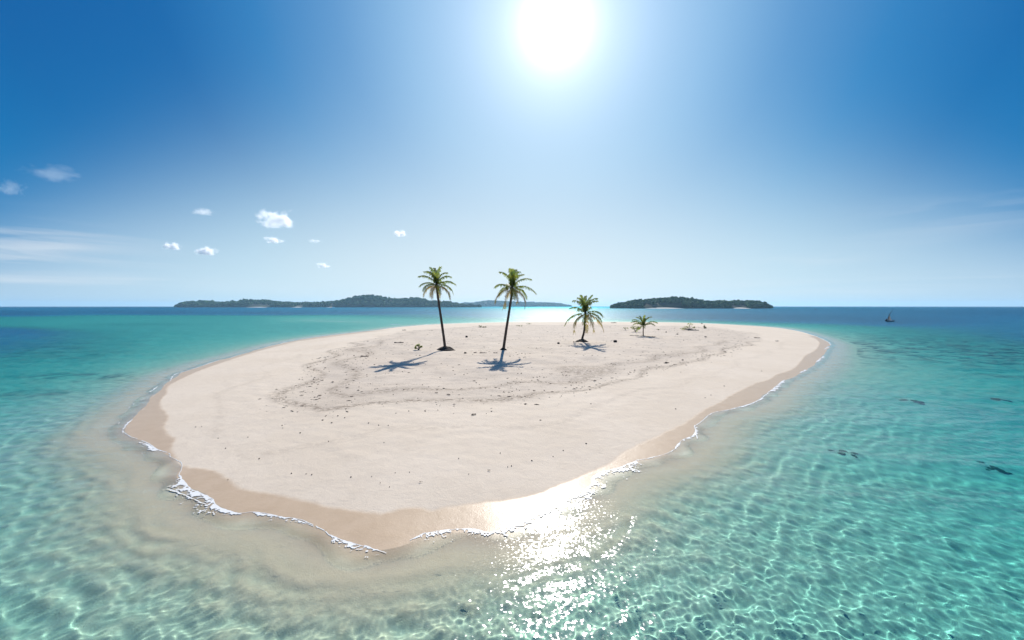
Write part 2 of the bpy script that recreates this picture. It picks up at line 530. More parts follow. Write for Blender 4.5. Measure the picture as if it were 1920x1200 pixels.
def water_material():
    m, N, L = new_mat('sea_water')
    out = N('ShaderNodeOutputMaterial')
    geo = N('ShaderNodeNewGeometry')
    # small wind ripples below the mesh resolution: a random tilt of the normal
    def tilt(scale, amount):
        n = noise_tex(N, L, geo.outputs['Position'], scale, 2, 0.5)
        s = N('ShaderNodeVectorMath'); s.operation = 'SUBTRACT'; s.inputs[1].default_value = (0.5, 0.5, 0.5)
        L(n.outputs['Color'], s.inputs[0])
        k = N('ShaderNodeVectorMath'); k.operation = 'MULTIPLY'
        k.inputs[1].default_value = (amount, amount, 0)
        L(s.outputs[0], k.inputs[0])
        return k.outputs[0], k
    chop = N('ShaderNodeAttribute'); chop.attribute_name = 'chop'      # slope the mesh cannot carry far out
    t1, _ = tilt(11.0, 0.40)
    t2, k2 = tilt(1.3, 0.80)
    # crests of the light onshore chop: long across the wind, short along it
    mpc = N('ShaderNodeMapping'); mpc.inputs['Scale'].default_value = (0.55, 2.0, 1.0); mpc.inputs['Rotation'].default_value = (0, 0, R(-9))
    L(geo.outputs['Position'], mpc.inputs['Vector'])
    nc = noise_tex(N, L, mpc.outputs[0], 1.0, 3, 0.6, 0.5)
    cs = N('ShaderNodeVectorMath'); cs.operation = 'SCALE'; cs.inputs[0].default_value = (0.02, 0.42, 0)
    L(math_node(N, L, 'SUBTRACT', nc.outputs[0], 0.5), cs.inputs['Scale'])
    ca_ = N('ShaderNodeVectorMath'); ca_.operation = 'ADD'
    L(t1, ca_.inputs[0]); L(cs.outputs[0], ca_.inputs[1])
    t1 = ca_.outputs[0]
    sc = N('ShaderNodeVectorMath'); sc.operation = 'SCALE'
    L(t2, sc.inputs[0]); L(chop.outputs['Fac'], sc.inputs['Scale'])
    a1 = N('ShaderNodeVectorMath'); a1.operation = 'ADD'
    L(geo.outputs['Normal'], a1.inputs[0]); L(t1, a1.inputs[1])
    a2 = N('ShaderNodeVectorMath'); a2.operation = 'ADD'
    L(a1.outputs[0], a2.inputs[0]); L(sc.outputs[0], a2.inputs[1])
    nn = N('ShaderNodeVectorMath'); nn.operation = 'NORMALIZE'
    L(a2.outputs[0], nn.inputs[0])
    refr = N('ShaderNodeBsdfRefraction')
    refr.inputs['IOR'].default_value = 1.333
    refr.inputs['Roughness'].default_value = 0.0
    gl = N('ShaderNodeBsdfGlossy')
    L(map_range(N, L, chop.outputs['Fac'], 0, 1, 0.11, 0.27, False), gl.inputs['Roughness'])
    L(nn.outputs[0], gl.inputs['Normal'])
    fr = N('ShaderNodeFresnel'); fr.inputs['IOR'].default_value = 1.333
    L(nn.outputs[0], fr.inputs['Normal'])
    mix = N('ShaderNodeMixShader')
    front = math_node(N, L, 'SUBTRACT', 1.0, geo.outputs['Backfacing'])
    # a rough sea never mirrors fully at the horizon: its facets lean towards the eye
    cap = map_range(N, L, chop.outputs['Fac'], 0, 1, 1.0, 0.23, False)
    frc = math_node(N, L, 'MINIMUM', fr.outputs[0], cap)
    # the thin swash film, a few centimetres deep, does not bend the light noticeably
    film = N('ShaderNodeAttribute'); film.attribute_name = 'film'
    thin = N('ShaderNodeBsdfTransparent'); L(mix_col(N, L, map_range(N, L, film.outputs['Fac'], 0.5, 1.0), (0.775, 0.77, 0.755), (0.96, 0.955, 0.94)), thin.inputs['Color'])
    body = N('ShaderNodeMixShader')
    nd = noise_tex(N, L, geo.outputs['Position'], 30.0, 2, 0.6)
    L(math_node(N, L, 'GREATER_THAN', math_node(N, L, 'ADD', film.outputs['Fac'], math_node(N, L, 'MULTIPLY', math_node(N, L, 'SUBTRACT', nd.outputs[0], 0.5), 0.55)), 0.5), body.inputs[0]); L(refr.outputs[0], body.inputs[1]); L(thin.outputs[0], body.inputs[2])
    L(math_node(N, L, 'MULTIPLY', frc, front), mix.inputs[0]); L(body.outputs[0], mix.inputs[1]); L(gl.outputs[0], mix.inputs[2])
    L(mix.outputs[0], out.inputs['Surface'])
    return m


def water_body_material():
    m, N, L = new_mat('sea_water_body')
    out = N('ShaderNodeOutputMaterial')
    ab = N('ShaderNodeVolumeAbsorption')
    # absorption per metre = density * (1 - colour)
    K = (1.0, 0.150, 0.098)
    dmax = max(K)
    ab.inputs['Density'].default_value = dmax
    ab.inputs['Color'].default_value = (1 - K[0] / dmax, 1 - K[1] / dmax, 1 - K[2] / dmax, 1)
    L(ab.outputs[0], out.inputs['Volume'])
    m.cycles.homogeneous_volume = True
    return m


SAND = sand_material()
WATER = water_material()
WATER_BODY = water_body_material()


# ------------------------------------------------------------------ sand sheet and sea
def polar(az, rad):
    A, Rr = np.meshgrid(az, rad)
    x = (Rr * np.sin(A)).ravel(); y = (Rr * np.cos(A)).ravel()
    na, nr = len(az), len(rad)
    i = np.arange(nr - 1)[:, None] * na
    j = np.arange(na)[None, :]
    j2 = (j + 1) % na
    f = np.stack([i + j, i + na + j, i + na + j2, i + j2], axis=-1).reshape(-1, 4)   # wraps round
    f = f[:, ::-1]
    return x, y, f


def azimuths(step):
    core = np.arange(-62, 62.0001, step)
    rest = np.arange(62 + 6, 298 - 3, 6.0)
    return np.radians(np.concatenate([core, rest]))


def radii(r0, segs):
    out = [0.02, 2.0, 4.0]
    r = r0
    for end, g in segs:
        while r < end:
            out.append(r); r *= 1 + g
    out.append(r)
    return np.array(out)


LITTER = np.array([px(u, v, 0.8)[:2] for u, v in [(600, 672), (545, 735), (575, 775), (700, 748), (850, 752), (1000, 742), (1130, 712),
                   (1290, 676), (1425, 636), (1420, 624), (1330, 613), (1100, 609), (900, 611), (760, 620), (660, 645)]])


def build_sand():
    x, y, f = polar(azimuths(0.22), radii(6.0, [(60, 0.005), (230, 0.009), (11000, 0.06)]))
    sd = shore_sd(x, y)
    z = terrain(x, y, sd)
    wet = np.zeros_like(x)
    r = np.hypot(x, y)
    m = (sd > -60) & (sd < 20) & (y > 5) & (r < 130)
    # seaward of the dry line = wet
    dd = poly_dist(x[m], y[m], DRY, False)
    loop = np.concatenate([DRY, np.array([px(560, 640, 0.1)[:2], px(800, 612, 0.1)[:2], px(1200, 608, 0.1)[:2], px(1440, 617, 0.1)[:2]])])
    ins = poly_inside(x[m], y[m], loop)
    s = np.where(ins, dd, -dd)
    wet[m] = np.clip(0.5 - s / 0.7, 0, 1)
    wet[sd < -0.3] = 1.0
    wet *= np.where(sd < 0, np.clip(1 + sd / 1.5, 0.0, 1), 1.0)         # loose pale sand again on the sea bed
    sub = np.where(sd < 0, smooth01((-sd - 0.05) / 1.3), 0.0)
    lit = np.zeros_like(x)
    m2 = sd > 2
    d = poly_dist(x[m2], y[m2], LITTER, True)
    lit[m2] = np.where(poly_inside(x[m2], y[m2], LITTER), smooth01(0.35 + d / 5.0), smooth01(0.35 - d / 3.0))
    wrk = np.zeros_like(x)
    dl = poly_dist(x[m2], y[m2], LITTER, True)
    il = poly_inside(x[m2], y[m2], LITTER)
    mnd = 0.9 * sine_field(x[m2], y[m2], 11, 8, 91)
    fr = (y[m2] < 82)
    wrk[m2] = np.maximum.reduce([np.exp(-((np.where(il, dl, -dl) + mnd) / 0.55) ** 2) * 0.9, np.exp(-((np.where(il, dl, -dl) - 4.5 + mnd * 1.4) / 0.9) ** 2) * 0.75,
                                np.exp(-((np.where(il, dl, -dl) + 5.0 + mnd * .8) / 0.35) ** 2) * 0.18]) * np.where(fr, 1, 0.35)
    weed = np.zeros_like(x)
    # dark weed beds on the sea bed
    for (u, v, ru, rv, amt) in [(1700, 650, 260, 28, .95), (1880, 660, 160, 26, .95), (1760, 668, 120, 10, .7), (1350, 596, 300, 8, .5),
                                (150, 705, 120, 9, .8), (60, 735, 110, 10, .6), (60, 660, 260, 22, .35), (1620, 745, 60, 14, .35),
                                (1870, 700, 110, 10, .5), (250, 608, 120, 3, .4), (1900, 760, 120, 30, .35)]:
        cu = 960 + FPX * x / np.maximum(y, 1); cv = HOR + CAM_H * FPX / np.maximum(y, 1)
        g = np.exp(-((cu - u) / ru) ** 2 - ((cv - v) / rv) ** 2) * amt
        weed = np.maximum(weed, np.where(y > 1, g, 0))
    weed[sd > -4] = 0
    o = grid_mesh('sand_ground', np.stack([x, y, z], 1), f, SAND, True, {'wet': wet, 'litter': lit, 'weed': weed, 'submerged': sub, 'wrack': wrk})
    tag(o, kind='structure')
    o.cycles.is_caustics_receiver = True
    return o


build_sand()


def build_water():
    rad = radii(7.5, [(45, 0.0033), (220, 0.009), (11000, 0.05)])
    x, y, f = polar(azimuths(0.15), rad)
    sd = shore_sd(x, y)
    r = np.hypot(x, y)
    sp = np.maximum(r * R(0.15), r * np.where(r < 45, 0.0033, np.where(r < 220, 0.009, 0.05)))    # mesh spacing
    sp = np.maximum(sp, 0.03)
    dn = np.maximum(-sd, 0)
    calm = 0.18 + 0.82 * smooth01((dn - 0.3) / 4.0)
    z = np.zeros_like(x)

    def add(lam, amp, n, seed, spread, main, damp=1.0):
        r_ = np.random.default_rng(seed)
        fade = np.clip((lam / sp - 2.6) / 2.4, 0, 1)
        sel = fade > 0
        xs, ys = x[sel], y[sel]
        acc = np.zeros_like(xs)
        for i in range(n):
            a = main + (r_.random() * 2 - 1) * spread
            l = lam * (0.7 + 0.75 * r_.random())
            k = 2 * math.pi / l
            ph = k * (math.cos(a) * xs + math.sin(a) * ys) + r_.random() * 6.283
            acc += np.sin(ph) * (l / lam)
        z[sel] += acc / math.sqrt(n / 2.0) * amp * fade[sel] * (calm[sel] if lam > 0.5 else smooth01((dn[sel] - 1.1) / 2.2))
    H = math.pi / 2
    add(0.145, 0.0006, 30, 19, math.pi, 0)
    add(0.21, 0.0013, 30, 20, math.pi, 0)
    add(0.36, 0.0016, 30, 21, math.pi, 0)
    add(0.62, 0.0019, 26, 22, math.pi, 0)
    add(1.15, 0.0028, 20, 23, 0.6, H + 0.1)
    add(2.4, 0.0060, 14, 24, 0.5, H + 0.15)
    add(5.5, 0.018, 10, 25, 0.5, H + 0.1)
    # wavelets that wrap round the island, crests parallel to the beach
    warp = 0.55 * sine_field(x, y, 7.0, 8, 31) + 0.25 * sine_field(x, y, 2.2, 10, 32)
    band = smooth01((dn - 1.0) / 2.0) * (1 - smooth01((dn - 4) / 8)) * (r < 130)
    fade = np.clip((1.1 / sp - 4) / 4, 0, 1)
    z += band * fade * 0.0075 * (np.sin(2 * math.pi * dn / 1.05 + warp * 2.2) + 0.5 * np.sin(2 * math.pi * dn / 0.62 + warp * 3.1 + 1))
    keep = (sd[f] < 1.2).any(axis=1)
    f = f[keep]
    used = np.unique(f)
    remap = np.full(len(x), -1, dtype=np.int64); remap[used] = np.arange(len(used))
    chop = smooth01((sp - 0.06) / 0.5) * calm
    film = np.clip(0.5 + (0.75 + 0.16 * sine_field(x, y, 2.6, 10, 33) - dn) / 1.3, 0, 1)
    o = grid_mesh('sea_water', np.stack([x, y, z], 1)[used], remap[f], WATER, True, {'chop': chop[used], 'film': film[used]})
    tag(o, kind='structure')
    o.cycles.is_caustics_caster = True
    # the coloured water itself: the same sheet, a hair above the reflecting surface, carrying only absorption
    w = link(bpy.data.objects.new('sea_water_depth', o.data))
    w.location.z = 0.005
    w.material_slots[0].link = 'OBJECT'
    w.material_slots[0].material = WATER_BODY
    tag(w, kind='structure')
    return o


build_water()


# ------------------------------------------------------------------ swash foam along the beach
def value_noise(x, y, lam, seed):
    """smooth lattice noise, 0..1"""
    u, v = x / lam + 1000.3, y / lam + 1000.7
    i, j = np.floor(u).astype(np.int64), np.floor(v).astype(np.int64)
    fx, fy = smooth01(u - i), smooth01(v - j)

    def hsh(a, b):
        h = (a * 374761393 + b * 668265263 + seed * 974634777) & 0x7fffffff
        h = ((h ^ (h >> 13)) * 1274126177) & 0x7fffffff
        return ((h ^ (h >> 16)) & 0xffff) / 65535.0
    return (hsh(i, j) * (1 - fx) + hsh(i + 1, j) * fx) * (1 - fy) + (hsh(i, j + 1) * (1 - fx) + hsh(i + 1, j + 1) * fx) * fy


def fbm(x, y, lam, seed, oct_=4):
    out = np.zeros_like(x); a, t = 1.0, 0.0
    for k in range(oct_):
        out += a * value_noise(x, y, lam / 2 ** k, seed + k); t += a; a *= 0.6
    return out / t


M_FOAM = simple_mat('swash_foam', (0.80, 0.79, 0.76), 0.5, 0.04, 18.0, bump=0.25)

FOAM = [  # photo pixels along the leading edge, width in metres, lace behind it
    ([(318, 856), (339, 867), (341, 880), (336, 892), (348, 905), (360, 917), (392, 932), (407, 947), (425, 956), (450, 962), (475, 960), (508, 964), (522, 969), (550, 971), (570, 976), (592, 986), (611, 996), (620, 1004), (650, 1015), (690, 1026), (725, 1037)], .10, 0),
    ([(336, 890), (348, 905), (360, 917), (392, 932), (407, 947), (425, 956), (455, 963)], .75, 1),
    ([(312, 917), (335, 922), (358, 934), (388, 946)], .18, .5),
    ([(618, 1002), (650, 1014), (690, 1024), (722, 1035)], .40, .9),
    ([(475, 961), (510, 966), (550, 973), (590, 986)], .35, .7),
    ([(232, 811), (250, 820), (275, 829), (295, 842), (317, 850), (320, 858)], .13, .5),
    ([(262, 829), (280, 834), (302, 846)], .5, .9),
    ([(232, 812), (235, 800), (250, 786)], .25, .3), ([(221, 796), (235, 785), (250, 777), (272, 766)], .13, 0),
    ([(241, 765), (262, 752), (292, 741)], .16, .2), ([(283, 735), (296, 725)], .38, .4),
    ([(320, 714), (330, 702), (362, 692), (412, 675)], .42, .4), ([(432, 671), (475, 657), (512, 647)], .3, .2),
    ([(512, 647.5), (560, 637), (602, 631)], .55, .4), ([(600, 631.3), (655, 624.5), (705, 619), (757, 612.6)], .5, .2),
    ([(757, 612.4), (830, 607.3), (960, 604), (1080, 603.4), (1200, 603.9), (1310, 605.8), (1437, 612.5)], 2.4, .6),
    ([(1437, 613), (1490, 619.5), (1527, 630), (1550, 640), (1557, 647)], .75, .4), ([(1545, 655), (1552, 650)], .9, .5),
    ([(1529, 679), (1543, 668)], 1.0, .5), ([(1498, 699), (1510, 693)], .8, .5),
    ([(1440, 736), (1455, 724), (1470, 712)], .9, .6), ([(1360, 770), (1403, 758), (1426, 747), (1442, 734)], .42, .4),
    ([(1300, 801), (1316, 789), (1335, 775), (1366, 768)], .16, .2), ([(1265, 842), (1277, 828), (1302, 813), (1301, 797)], .42, .5),
    ([(1302, 812), (1305, 817), (1307, 823)], .2, .2), ([(1196, 863), (1244, 852.5), (1267, 841)], .14, .2),
    ([(1058, 940), (1085, 927), (1105, 911), (1110, 897), (1122, 887), (1160, 877), (1197, 862)], .9, 1),
    ([(768, 1013), (792, 1001), (835, 993), (880, 992), (925, 996), (985, 977), (1060, 938)], .5, 1),
    ([(520, 603.0), (570, 601.5), (640, 603), (705, 604.5)], 3.5, .4), ([(735, 609), (752, 608)], 5.0, .6),
]


def build_foam():
    V, F, base = [], [], 0
    for k, (pts, w, lc) in enumerate(FOAM):
        C0 = np.array([px(u, v)[:2] for u, v in pts])
        rm = float(np.mean(np.linalg.norm(C0, axis=1)))
        cell = max(0.00125 * rm, 0.015)
        C = dense(C0, cell / max(rm, 10), False)
        t = np.gradient(C, axis=0); t /= np.linalg.norm(t, axis=1)[:, None] + 1e-9
        kern = np.ones(9) / 9
        for c in (0, 1): t[:, c] = np.convolve(np.pad(t[:, c], 4, mode='edge'), kern, 'valid')
        nrm = np.stack([t[:, 1], -t[:, 0]], 1)
        mid = len(C) // 2
        a = shore_sd([C[mid, 0] + nrm[mid, 0]], [C[mid, 1] + nrm[mid, 1]])[0]
        b = shore_sd([C[mid, 0] - nrm[mid, 0]], [C[mid, 1] - nrm[mid, 1]])[0]
        if a > b: nrm = -nrm
        n = len(C)
        s = np.linspace(0, 1, n)
        taper = np.clip(np.minimum(s, 1 - s) * 8, 0.15, 1)
        wob = 0.55 + 0.9 * fbm(C[:, 0], C[:, 1], 1.6 + rm * 0.02, 300 + k)
        wid = w * wob * taper * (1.0 + 0.5 * (lc > 0.8))
        NA = max(3, int(w * 1.4 / cell))
        q = np.linspace(0, 1, NA)
        edge = (fbm(C[:, 0], C[:, 1], 0.5 + rm * 0.004, 500 + k) - 0.5) * min(w, 0.3) * 0.6
        P = C[:, None, :] + nrm[:, None, :] * (edge[:, None] + wid[:, None] * q[None, :])[:, :, None]
        X, Y = P[..., 0].ravel(), P[..., 1].ravel()
        Q = np.tile(q, n)
        n1 = fbm(X, Y, 0.30 + rm * 0.004, 700 + k)
        wx, wy = fbm(X, Y, 0.35, 801) * 0.22, fbm(X, Y, 0.35, 802) * 0.22
        r1 = np.abs(fbm(X + wx, Y + wy, 0.20 + rm * 0.0025, 900 + k, 2) - 0.5)            # ridge net: lace
        lead = np.exp(-(Q * wid.repeat(NA) / (0.020 + 0.0014 * rm)) ** 2)
        hf = fbm(X, Y, 0.075 + rm * 0.0012, 1100 + k, 2)
        dens = np.maximum(lead * (0.34 + 0.55 * n1 + 0.45 * hf), (1.12 - Q) * (0.62 * n1 + 0.62 * hf) * (1 if lc < 0.8 else 0.86))
        lace = (r1 < 0.045 * lc * (1.1 - Q)) & (n1 > 0.40)
        on = (dens > 0.50) | lace
        Z = np.maximum(terrain(X, Y), 0) + 0.006 + 0.006 * hf
        V.append(np.stack([X, Y, Z], 1))
        i, j = np.meshgrid(np.arange(n - 1), np.arange(NA - 1), indexing='ij')
        i, j = i.ravel(), j.ravel()
        f = np.stack([i * NA + j, i * NA + j + 1, (i + 1) * NA + j + 1, (i + 1) * NA + j], 1)
        f = f[on[f].sum(1) >= 3]
        F.append(f + base); base += n * NA
    V = np.concatenate(V); F = np.concatenate(F)
    nz = np.cross(V[F[:, 1]] - V[F[:, 0]], V[F[:, 3]] - V[F[:, 0]])[:, 2]
    F[nz < 0] = F[nz < 0][:, ::-1]
    used = np.unique(F); remap = np.full(len(V), -1); remap[used] = np.arange(len(used))
    o = grid_mesh('sea_foam', V[used], remap[F], M_FOAM, True)
    tag(o, kind='stuff')


build_foam()


# ------------------------------------------------------------------ far islands
def island(name, profile, Y0, half, base_v, crown, count, mat_tree, seed, beaches):
    """profile: photo pixels of the tree line; Y0 distance of the ridge; half: half depth of the island"""
    pu = np.array([p[0] for p in profile], float); pv = np.array([p[1] for p in profile], float)
    X = (pu - 960) / FPX * Y0
    Z = np.maximum((HOR - pv) / FPX * Y0 + CAM_H - crown * 1.1, 0.6)
    Z[0] = Z[-1] = 0.0
    nx, ny = 160, 24
    xs = np.linspace(X[0], X[-1], nx); ridge = np.interp(xs, X, Z)
    endf = smooth01(np.minimum(xs - X[0], X[-1] - xs) / (half * 0.9))
    V, F = [], []

    def surf(x, q):                                        # q in -1..1 front to back
        rz = np.interp(x, X, Z)
        e = smooth01(np.minimum(x - X[0], X[-1] - x) / (half * 0.9))
        hw = half * (0.25 + 0.75 * e)
        return Y0 + q * hw, (rz + 1.5) * np.maximum(1 - q * q, 0) ** 0.75 - 1.5 * np.abs(q) ** 6
    for j in range(ny):
        q = -1 + 2 * j / (ny - 1)
        yy, zz = surf(xs, np.full(nx, q))
        for x, y, z in zip(xs, yy, zz): V.append((x, y, z))
    for j in range(ny - 1):
        for i in range(nx - 1):
            F.append((j * nx + i, j * nx + i + 1, (j + 1) * nx + i + 1, (j + 1) * nx + i))
    o = mesh_obj(name, V, F, M_ISLAND_SOIL, None, True)
    tag(o, kind='structure')
    # wood: crowns of uneven size over the whole island
    r = np.random.default_rng(seed)
    bm = bmesh.new(); bmesh.ops.create_icosphere(bm, subdivisions=2, radius=1.0)
    bv = np.array([v.co[:] for v in bm.verts]); bf = np.array([[v.index for v in f.verts] for f in bm.faces]); bm.free()
    PV, PF, TN = [], [], []
    for i in range(count):
        q = -0.93 + 1.5 * r.random() ** 1.15
        x = X[0] + (X[-1] - X[0]) * r.random()
        if i % 4 == 0: q = -0.92 + 0.1 * r.random()        # trees crowding the shore
        y, z = surf(x, q)
        if any(a < 960 + FPX * x / Y0 < b for a, b in beaches) and q < -0.66: continue
        c = crown * (0.6 + 0.65 * r.random())
        d = 1 + 0.22 * r.standard_normal(len(bv))
        p = bv * d[:, None] * np.array([c, c, c * (0.75 + 0.35 * r.random())])
        PV.append(p + np.array([x, y, max(z, 0.0) + c * 0.62]))
        PF.append(bf + len(bv) * (len(PV) - 1))
        TN.append(np.full(len(bv), r.random()))
    w = grid_mesh(name + '_forest', np.concatenate(PV), np.concatenate(PF), mat_tree, False, {'tone': np.concatenate(TN)})
    tag(w, kind='stuff')
    # pale beaches at the foot of the trees
    for a, b in beaches:
        n = 24
        xa, xb = (a - 960) / FPX * Y0, (b - 960) / FPX * Y0
        BV, BF = [], []
        for i in range(n):
            t = i / (n - 1); x = xa + (xb - xa) * t
            y, _ = surf(x, -0.80)
            wv = math.sin(math.pi * t) ** 0.7
            y2, _ = surf(x, -1.0)
            BV += [(x, y, 4.4 * wv + 0.1), (x, y2 - half * 0.30 * wv, 0.25), (x, y2 - half * 0.34 * wv - 0.5, -1.0)]
        for i in range(n - 1):
            k = 3 * i
            BF += [(k + 1, k + 4, k + 3, k), (k + 2, k + 5, k + 4, k + 1)]
        bo = mesh_obj('island_beach', BV, BF, M_BEACH, None, True)
        tag(bo, kind='structure')


def forest_material(name, c1, c2):
    m, N, L = new_mat(name)
    out = N('ShaderNodeOutputMaterial'); b = N('ShaderNodeBsdfPrincipled')
    geo = N('ShaderNodeNewGeometry')
    at = N('ShaderNodeAttribute'); at.attribute_name = 'tone'
    n = noise_tex(N, L, geo.outputs['Position'], 0.35, 3, 0.7)
    f = math_node(N, L, 'ADD', math_node(N, L, 'MULTIPLY', at.outputs['Fac'], 0.7), math_node(N, L, 'MULTIPLY', n.outputs[0], 0.3))
    L(mix_col(N, L, f, c1, c2), b.inputs['Base Color'])
    b.inputs['Roughness'].default_value = 0.9
    b.inputs['Specular IOR Level'].default_value = 0.1
    tl = N('ShaderNodeBsdfTranslucent'); L(mix_col(N, L, f, c1, c2), tl.inputs['Color'])
    mx = N('ShaderNodeMixShader'); mx.inputs[0].default_value = 0.25
    L(b.outputs[0], mx.inputs[1]); L(tl.outputs[0], mx.inputs[2])
    L(mx.outputs[0], out.inputs['Surface'])
    return m


M_ISLAND_SOIL = simple_mat('island_undergrowth', (0.035, 0.05, 0.02), 0.95, 0.2, 0.05)
M_BEACH = simple_mat('island_beach_sand', (0.70, 0.64, 0.54), 0.95, 0.08, 0.2)
M_WOOD = forest_material('island_wood', (0.020, 0.085, 0.022), (0.095, 0.215, 0.060))
island('island', [(1146, 578), (1152, 572.8), (1166, 569.2), (1183, 566.5), (1200, 564), (1219, 563), (1247, 560.4), (1262, 559.1), (1283, 560.4),
                  (1311, 564.8), (1340, 567), (1368, 565.7), (1396, 565.7), (1425, 567.4), (1433, 571), (1439, 578)], 1360, 95, 578.5, 6.2, 1300, M_WOOD, 5,
       [(1190, 1263), (1344, 1376)])
island('island', [(338, 576), (348, 568), (365, 566), (383, 564.7), (400, 567), (425, 570.5), (440, 566.5), (460, 563.6), (490, 563), (521, 567), (560, 568.5), (604, 568),
                  (625, 566), (644, 563.6), (658, 559.5), (670, 556.4), (692, 553.8), (708, 555.6), (728, 560), (752, 562), (772, 559), (788, 559.6), (804, 565), (840, 566.5),
                  (860, 570), (885, 573), (902, 576)], 2650, 190, 576.2, 9.5, 2300, M_WOOD, 6, [(498, 536), (578, 596), (640, 652)])
island('island', [(850, 574), (872, 567.5), (884, 568.6), (900, 566), (916, 564), (940, 565), (970, 566.4), (1000, 567.3), (1034, 568), (1052, 569.8), (1062, 572), (1070, 575)],
       5600, 420, 575.1, 12, 1300, M_WOOD, 8, [])


# ------------------------------------------------------------------ palms
M_TRUNK = simple_mat('palm_bark', (0.115, 0.085, 0.062), 0.9, 0.25, 6.0, bump=0.5)
M_ROOT = simple_mat('palm_root_mat', (0.085, 0.062, 0.045), 0.95, 0.3, 5.0, bump=0.8)
M_HUSK = simple_mat('crown_fibre', (0.12, 0.08, 0.04), 0.9, 0.25, 8.0)


def leaf_mat(name, c1, c2, trans):
    m, N, L = new_mat(name)
    out = N('ShaderNodeOutputMaterial'); b = N('ShaderNodeBsdfPrincipled')
    tc = N('ShaderNodeTexCoord')
    n = noise_tex(N, L, tc.outputs['Object'], 1.6, 3, 0.6)
    col = mix_col(N, L, map_range(N, L, n.outputs[0], 0.35, 0.65), c1, c2)
    L(col, b.inputs['Base Color'])
    b.inputs['Roughness'].default_value = 0.5
    b.inputs['Specular IOR Level'].default_value = 0.2
    tl = N('ShaderNodeBsdfTranslucent')
    L(mix_col(N, L, map_range(N, L, n.outputs[0], 0.35, 0.65), tuple(min(3.0 * c, 0.5) for c in c1), tuple(min(3.0 * c, 0.5) for c in c2)), tl.inputs['Color'])
    mx = N('ShaderNodeMixShader'); mx.inputs[0].default_value = trans
    L(b.outputs[0], mx.inputs[1]); L(tl.outputs[0], mx.inputs[2])
    L(mx.outputs[0], out.inputs['Surface'])
    return m


M_FROND = leaf_mat('palm_frond_green', (0.045, 0.074, 0.010), (0.115, 0.125, 0.016), 0.5)
M_FROND_OLD = leaf_mat('palm_frond_yellowing', (0.13, 0.115, 0.018), (0.15, 0.095, 0.025), 0.45)
M_SHRUB = leaf_mat('shrub_leaf', (0.13, 0.16, 0.03), (0.20, 0.20, 0.05), 0.4)
M_SHRUB_DK = leaf_mat('shrub_leaf_dark', (0.07, 0.085, 0.03), (0.12, 0.12, 0.04), 0.35)


def tube(path, radii_, n=8, jitter=0.0, seed=0):
    r = random.Random(seed)
    V, F = [], []
    P = [Vector(p) for p in path]
    for i, p in enumerate(P):
        t = (P[min(i + 1, len(P) - 1)] - P[max(i - 1, 0)]).normalized()
        a = t.cross(Vector((0, 1, 0.01))); a = a.normalized() if a.length > 1e-4 else Vector((1, 0, 0))
        b = t.cross(a)
        for k in range(n):
            th = 2 * math.pi * k / n
            V.append(p + (a * math.cos(th) + b * math.sin(th)) * radii_[i] * (1 + jitter * (r.random() - .5)))
    for i in range(len(P) - 1):
        for k in range(n):
            F.append((i * n + k, i * n + (k + 1) % n, (i + 1) * n + (k + 1) % n, (i + 1) * n + k))
    F.append(tuple(range(n))[::-1]); F.append(tuple((len(P) - 1) * n + k for k in range(n)))
    return V, F


def frond_curve(dx, dz, L, bend, side, n=13):
    """arc in a vertical plane, from the crown heart to a tip offset (dx across the view, dz up)"""
    def arc(e0):
        p = [(0.0, 0.0)]
        for i in range(n - 1):
            e = e0 - bend * ((i + 0.5) / (n - 1)) ** 1.25
            p.append((p[-1][0] + math.cos(e) * L / (n - 1), p[-1][1] + math.sin(e) * L / (n - 1)))
        return p
    lo, hi = R(-88), R(100)
    for _ in range(30):
        m = (lo + hi) / 2
        if arc(m)[-1][1] < dz: lo = m
        else: hi = m
    A = arc((lo + hi) / 2)
    h = abs(A[-1][0])
    c = max(-1, min(1, dx / max(h, abs(dx), 0.05)))
    sn = math.sqrt(max(0, 1 - c * c)) * side
    sg = 1 if A[-1][0] >= 0 else -1
    return [Vector((c * a * sg, sn * a * sg, b)) for a, b in A]


def build_frond(parent, curve, L, mat, seed, width=0.68):
    r = random.Random(seed)
    off = Vector((r.gauss(0, 1), r.gauss(0, 1), 0)) * 0.075 * L                # every frond twists its own way
    curve = [p + off * (i / (len(curve) - 1)) ** 2 - Vector((0, 0, 0.10 * L * r.random() * 0 + 0.06 * L * (i / (len(curve) - 1)) ** 4)) for i, p in enumerate(curve)]
    V, F = tube(curve, [0.035 * (1 - 0.85 * i / (len(curve) - 1)) for i in range(len(curve))], 4)
    nl = 26
    for i in range(nl):
        s = 0.10 + 0.90 * i / (nl - 1)
        f = s * (len(curve) - 1); k = min(int(f), len(curve) - 2); q = f - k
        p = curve[k].lerp(curve[k + 1], q)
        t = (curve[k + 1] - curve[k]).normalized()
        side = t.cross(Vector((0, 0, 1)))
        side = side.normalized() if side.length > 1e-3 else Vector((1, 0, 0))
        up = side.cross(t).normalized()
        ll = width * (0.55 + 0.55 * math.sin(math.pi * min(1, 0.18 + s * 0.80))) * L / 3.1
        for sg in (-1, 1):
            l = ll * (0.6 + 0.65 * r.random())
            d = (side * sg * (0.75 + 0.2 * r.random()) + t * (0.55 + 0.5 * s) + up * (0.20 - 0.15 * r.random())).normalized()
            e = p + d * l * 0.55 - Vector((0, 0, 0.05 * l))
            g = p + d * l * 0.95 - Vector((0, 0, (0.55 + 0.35 * r.random()) * l))
            w = t * (0.066 * L / 3.1)
            b = len(V)
            V += [p - w * 0.6, p + w * 0.6, e + w, e - w, g]
            F += [(b, b + 1, b + 2, b + 3), (b + 3, b + 2, b + 4)]
    return mesh_obj('frond', V, F, mat, parent)


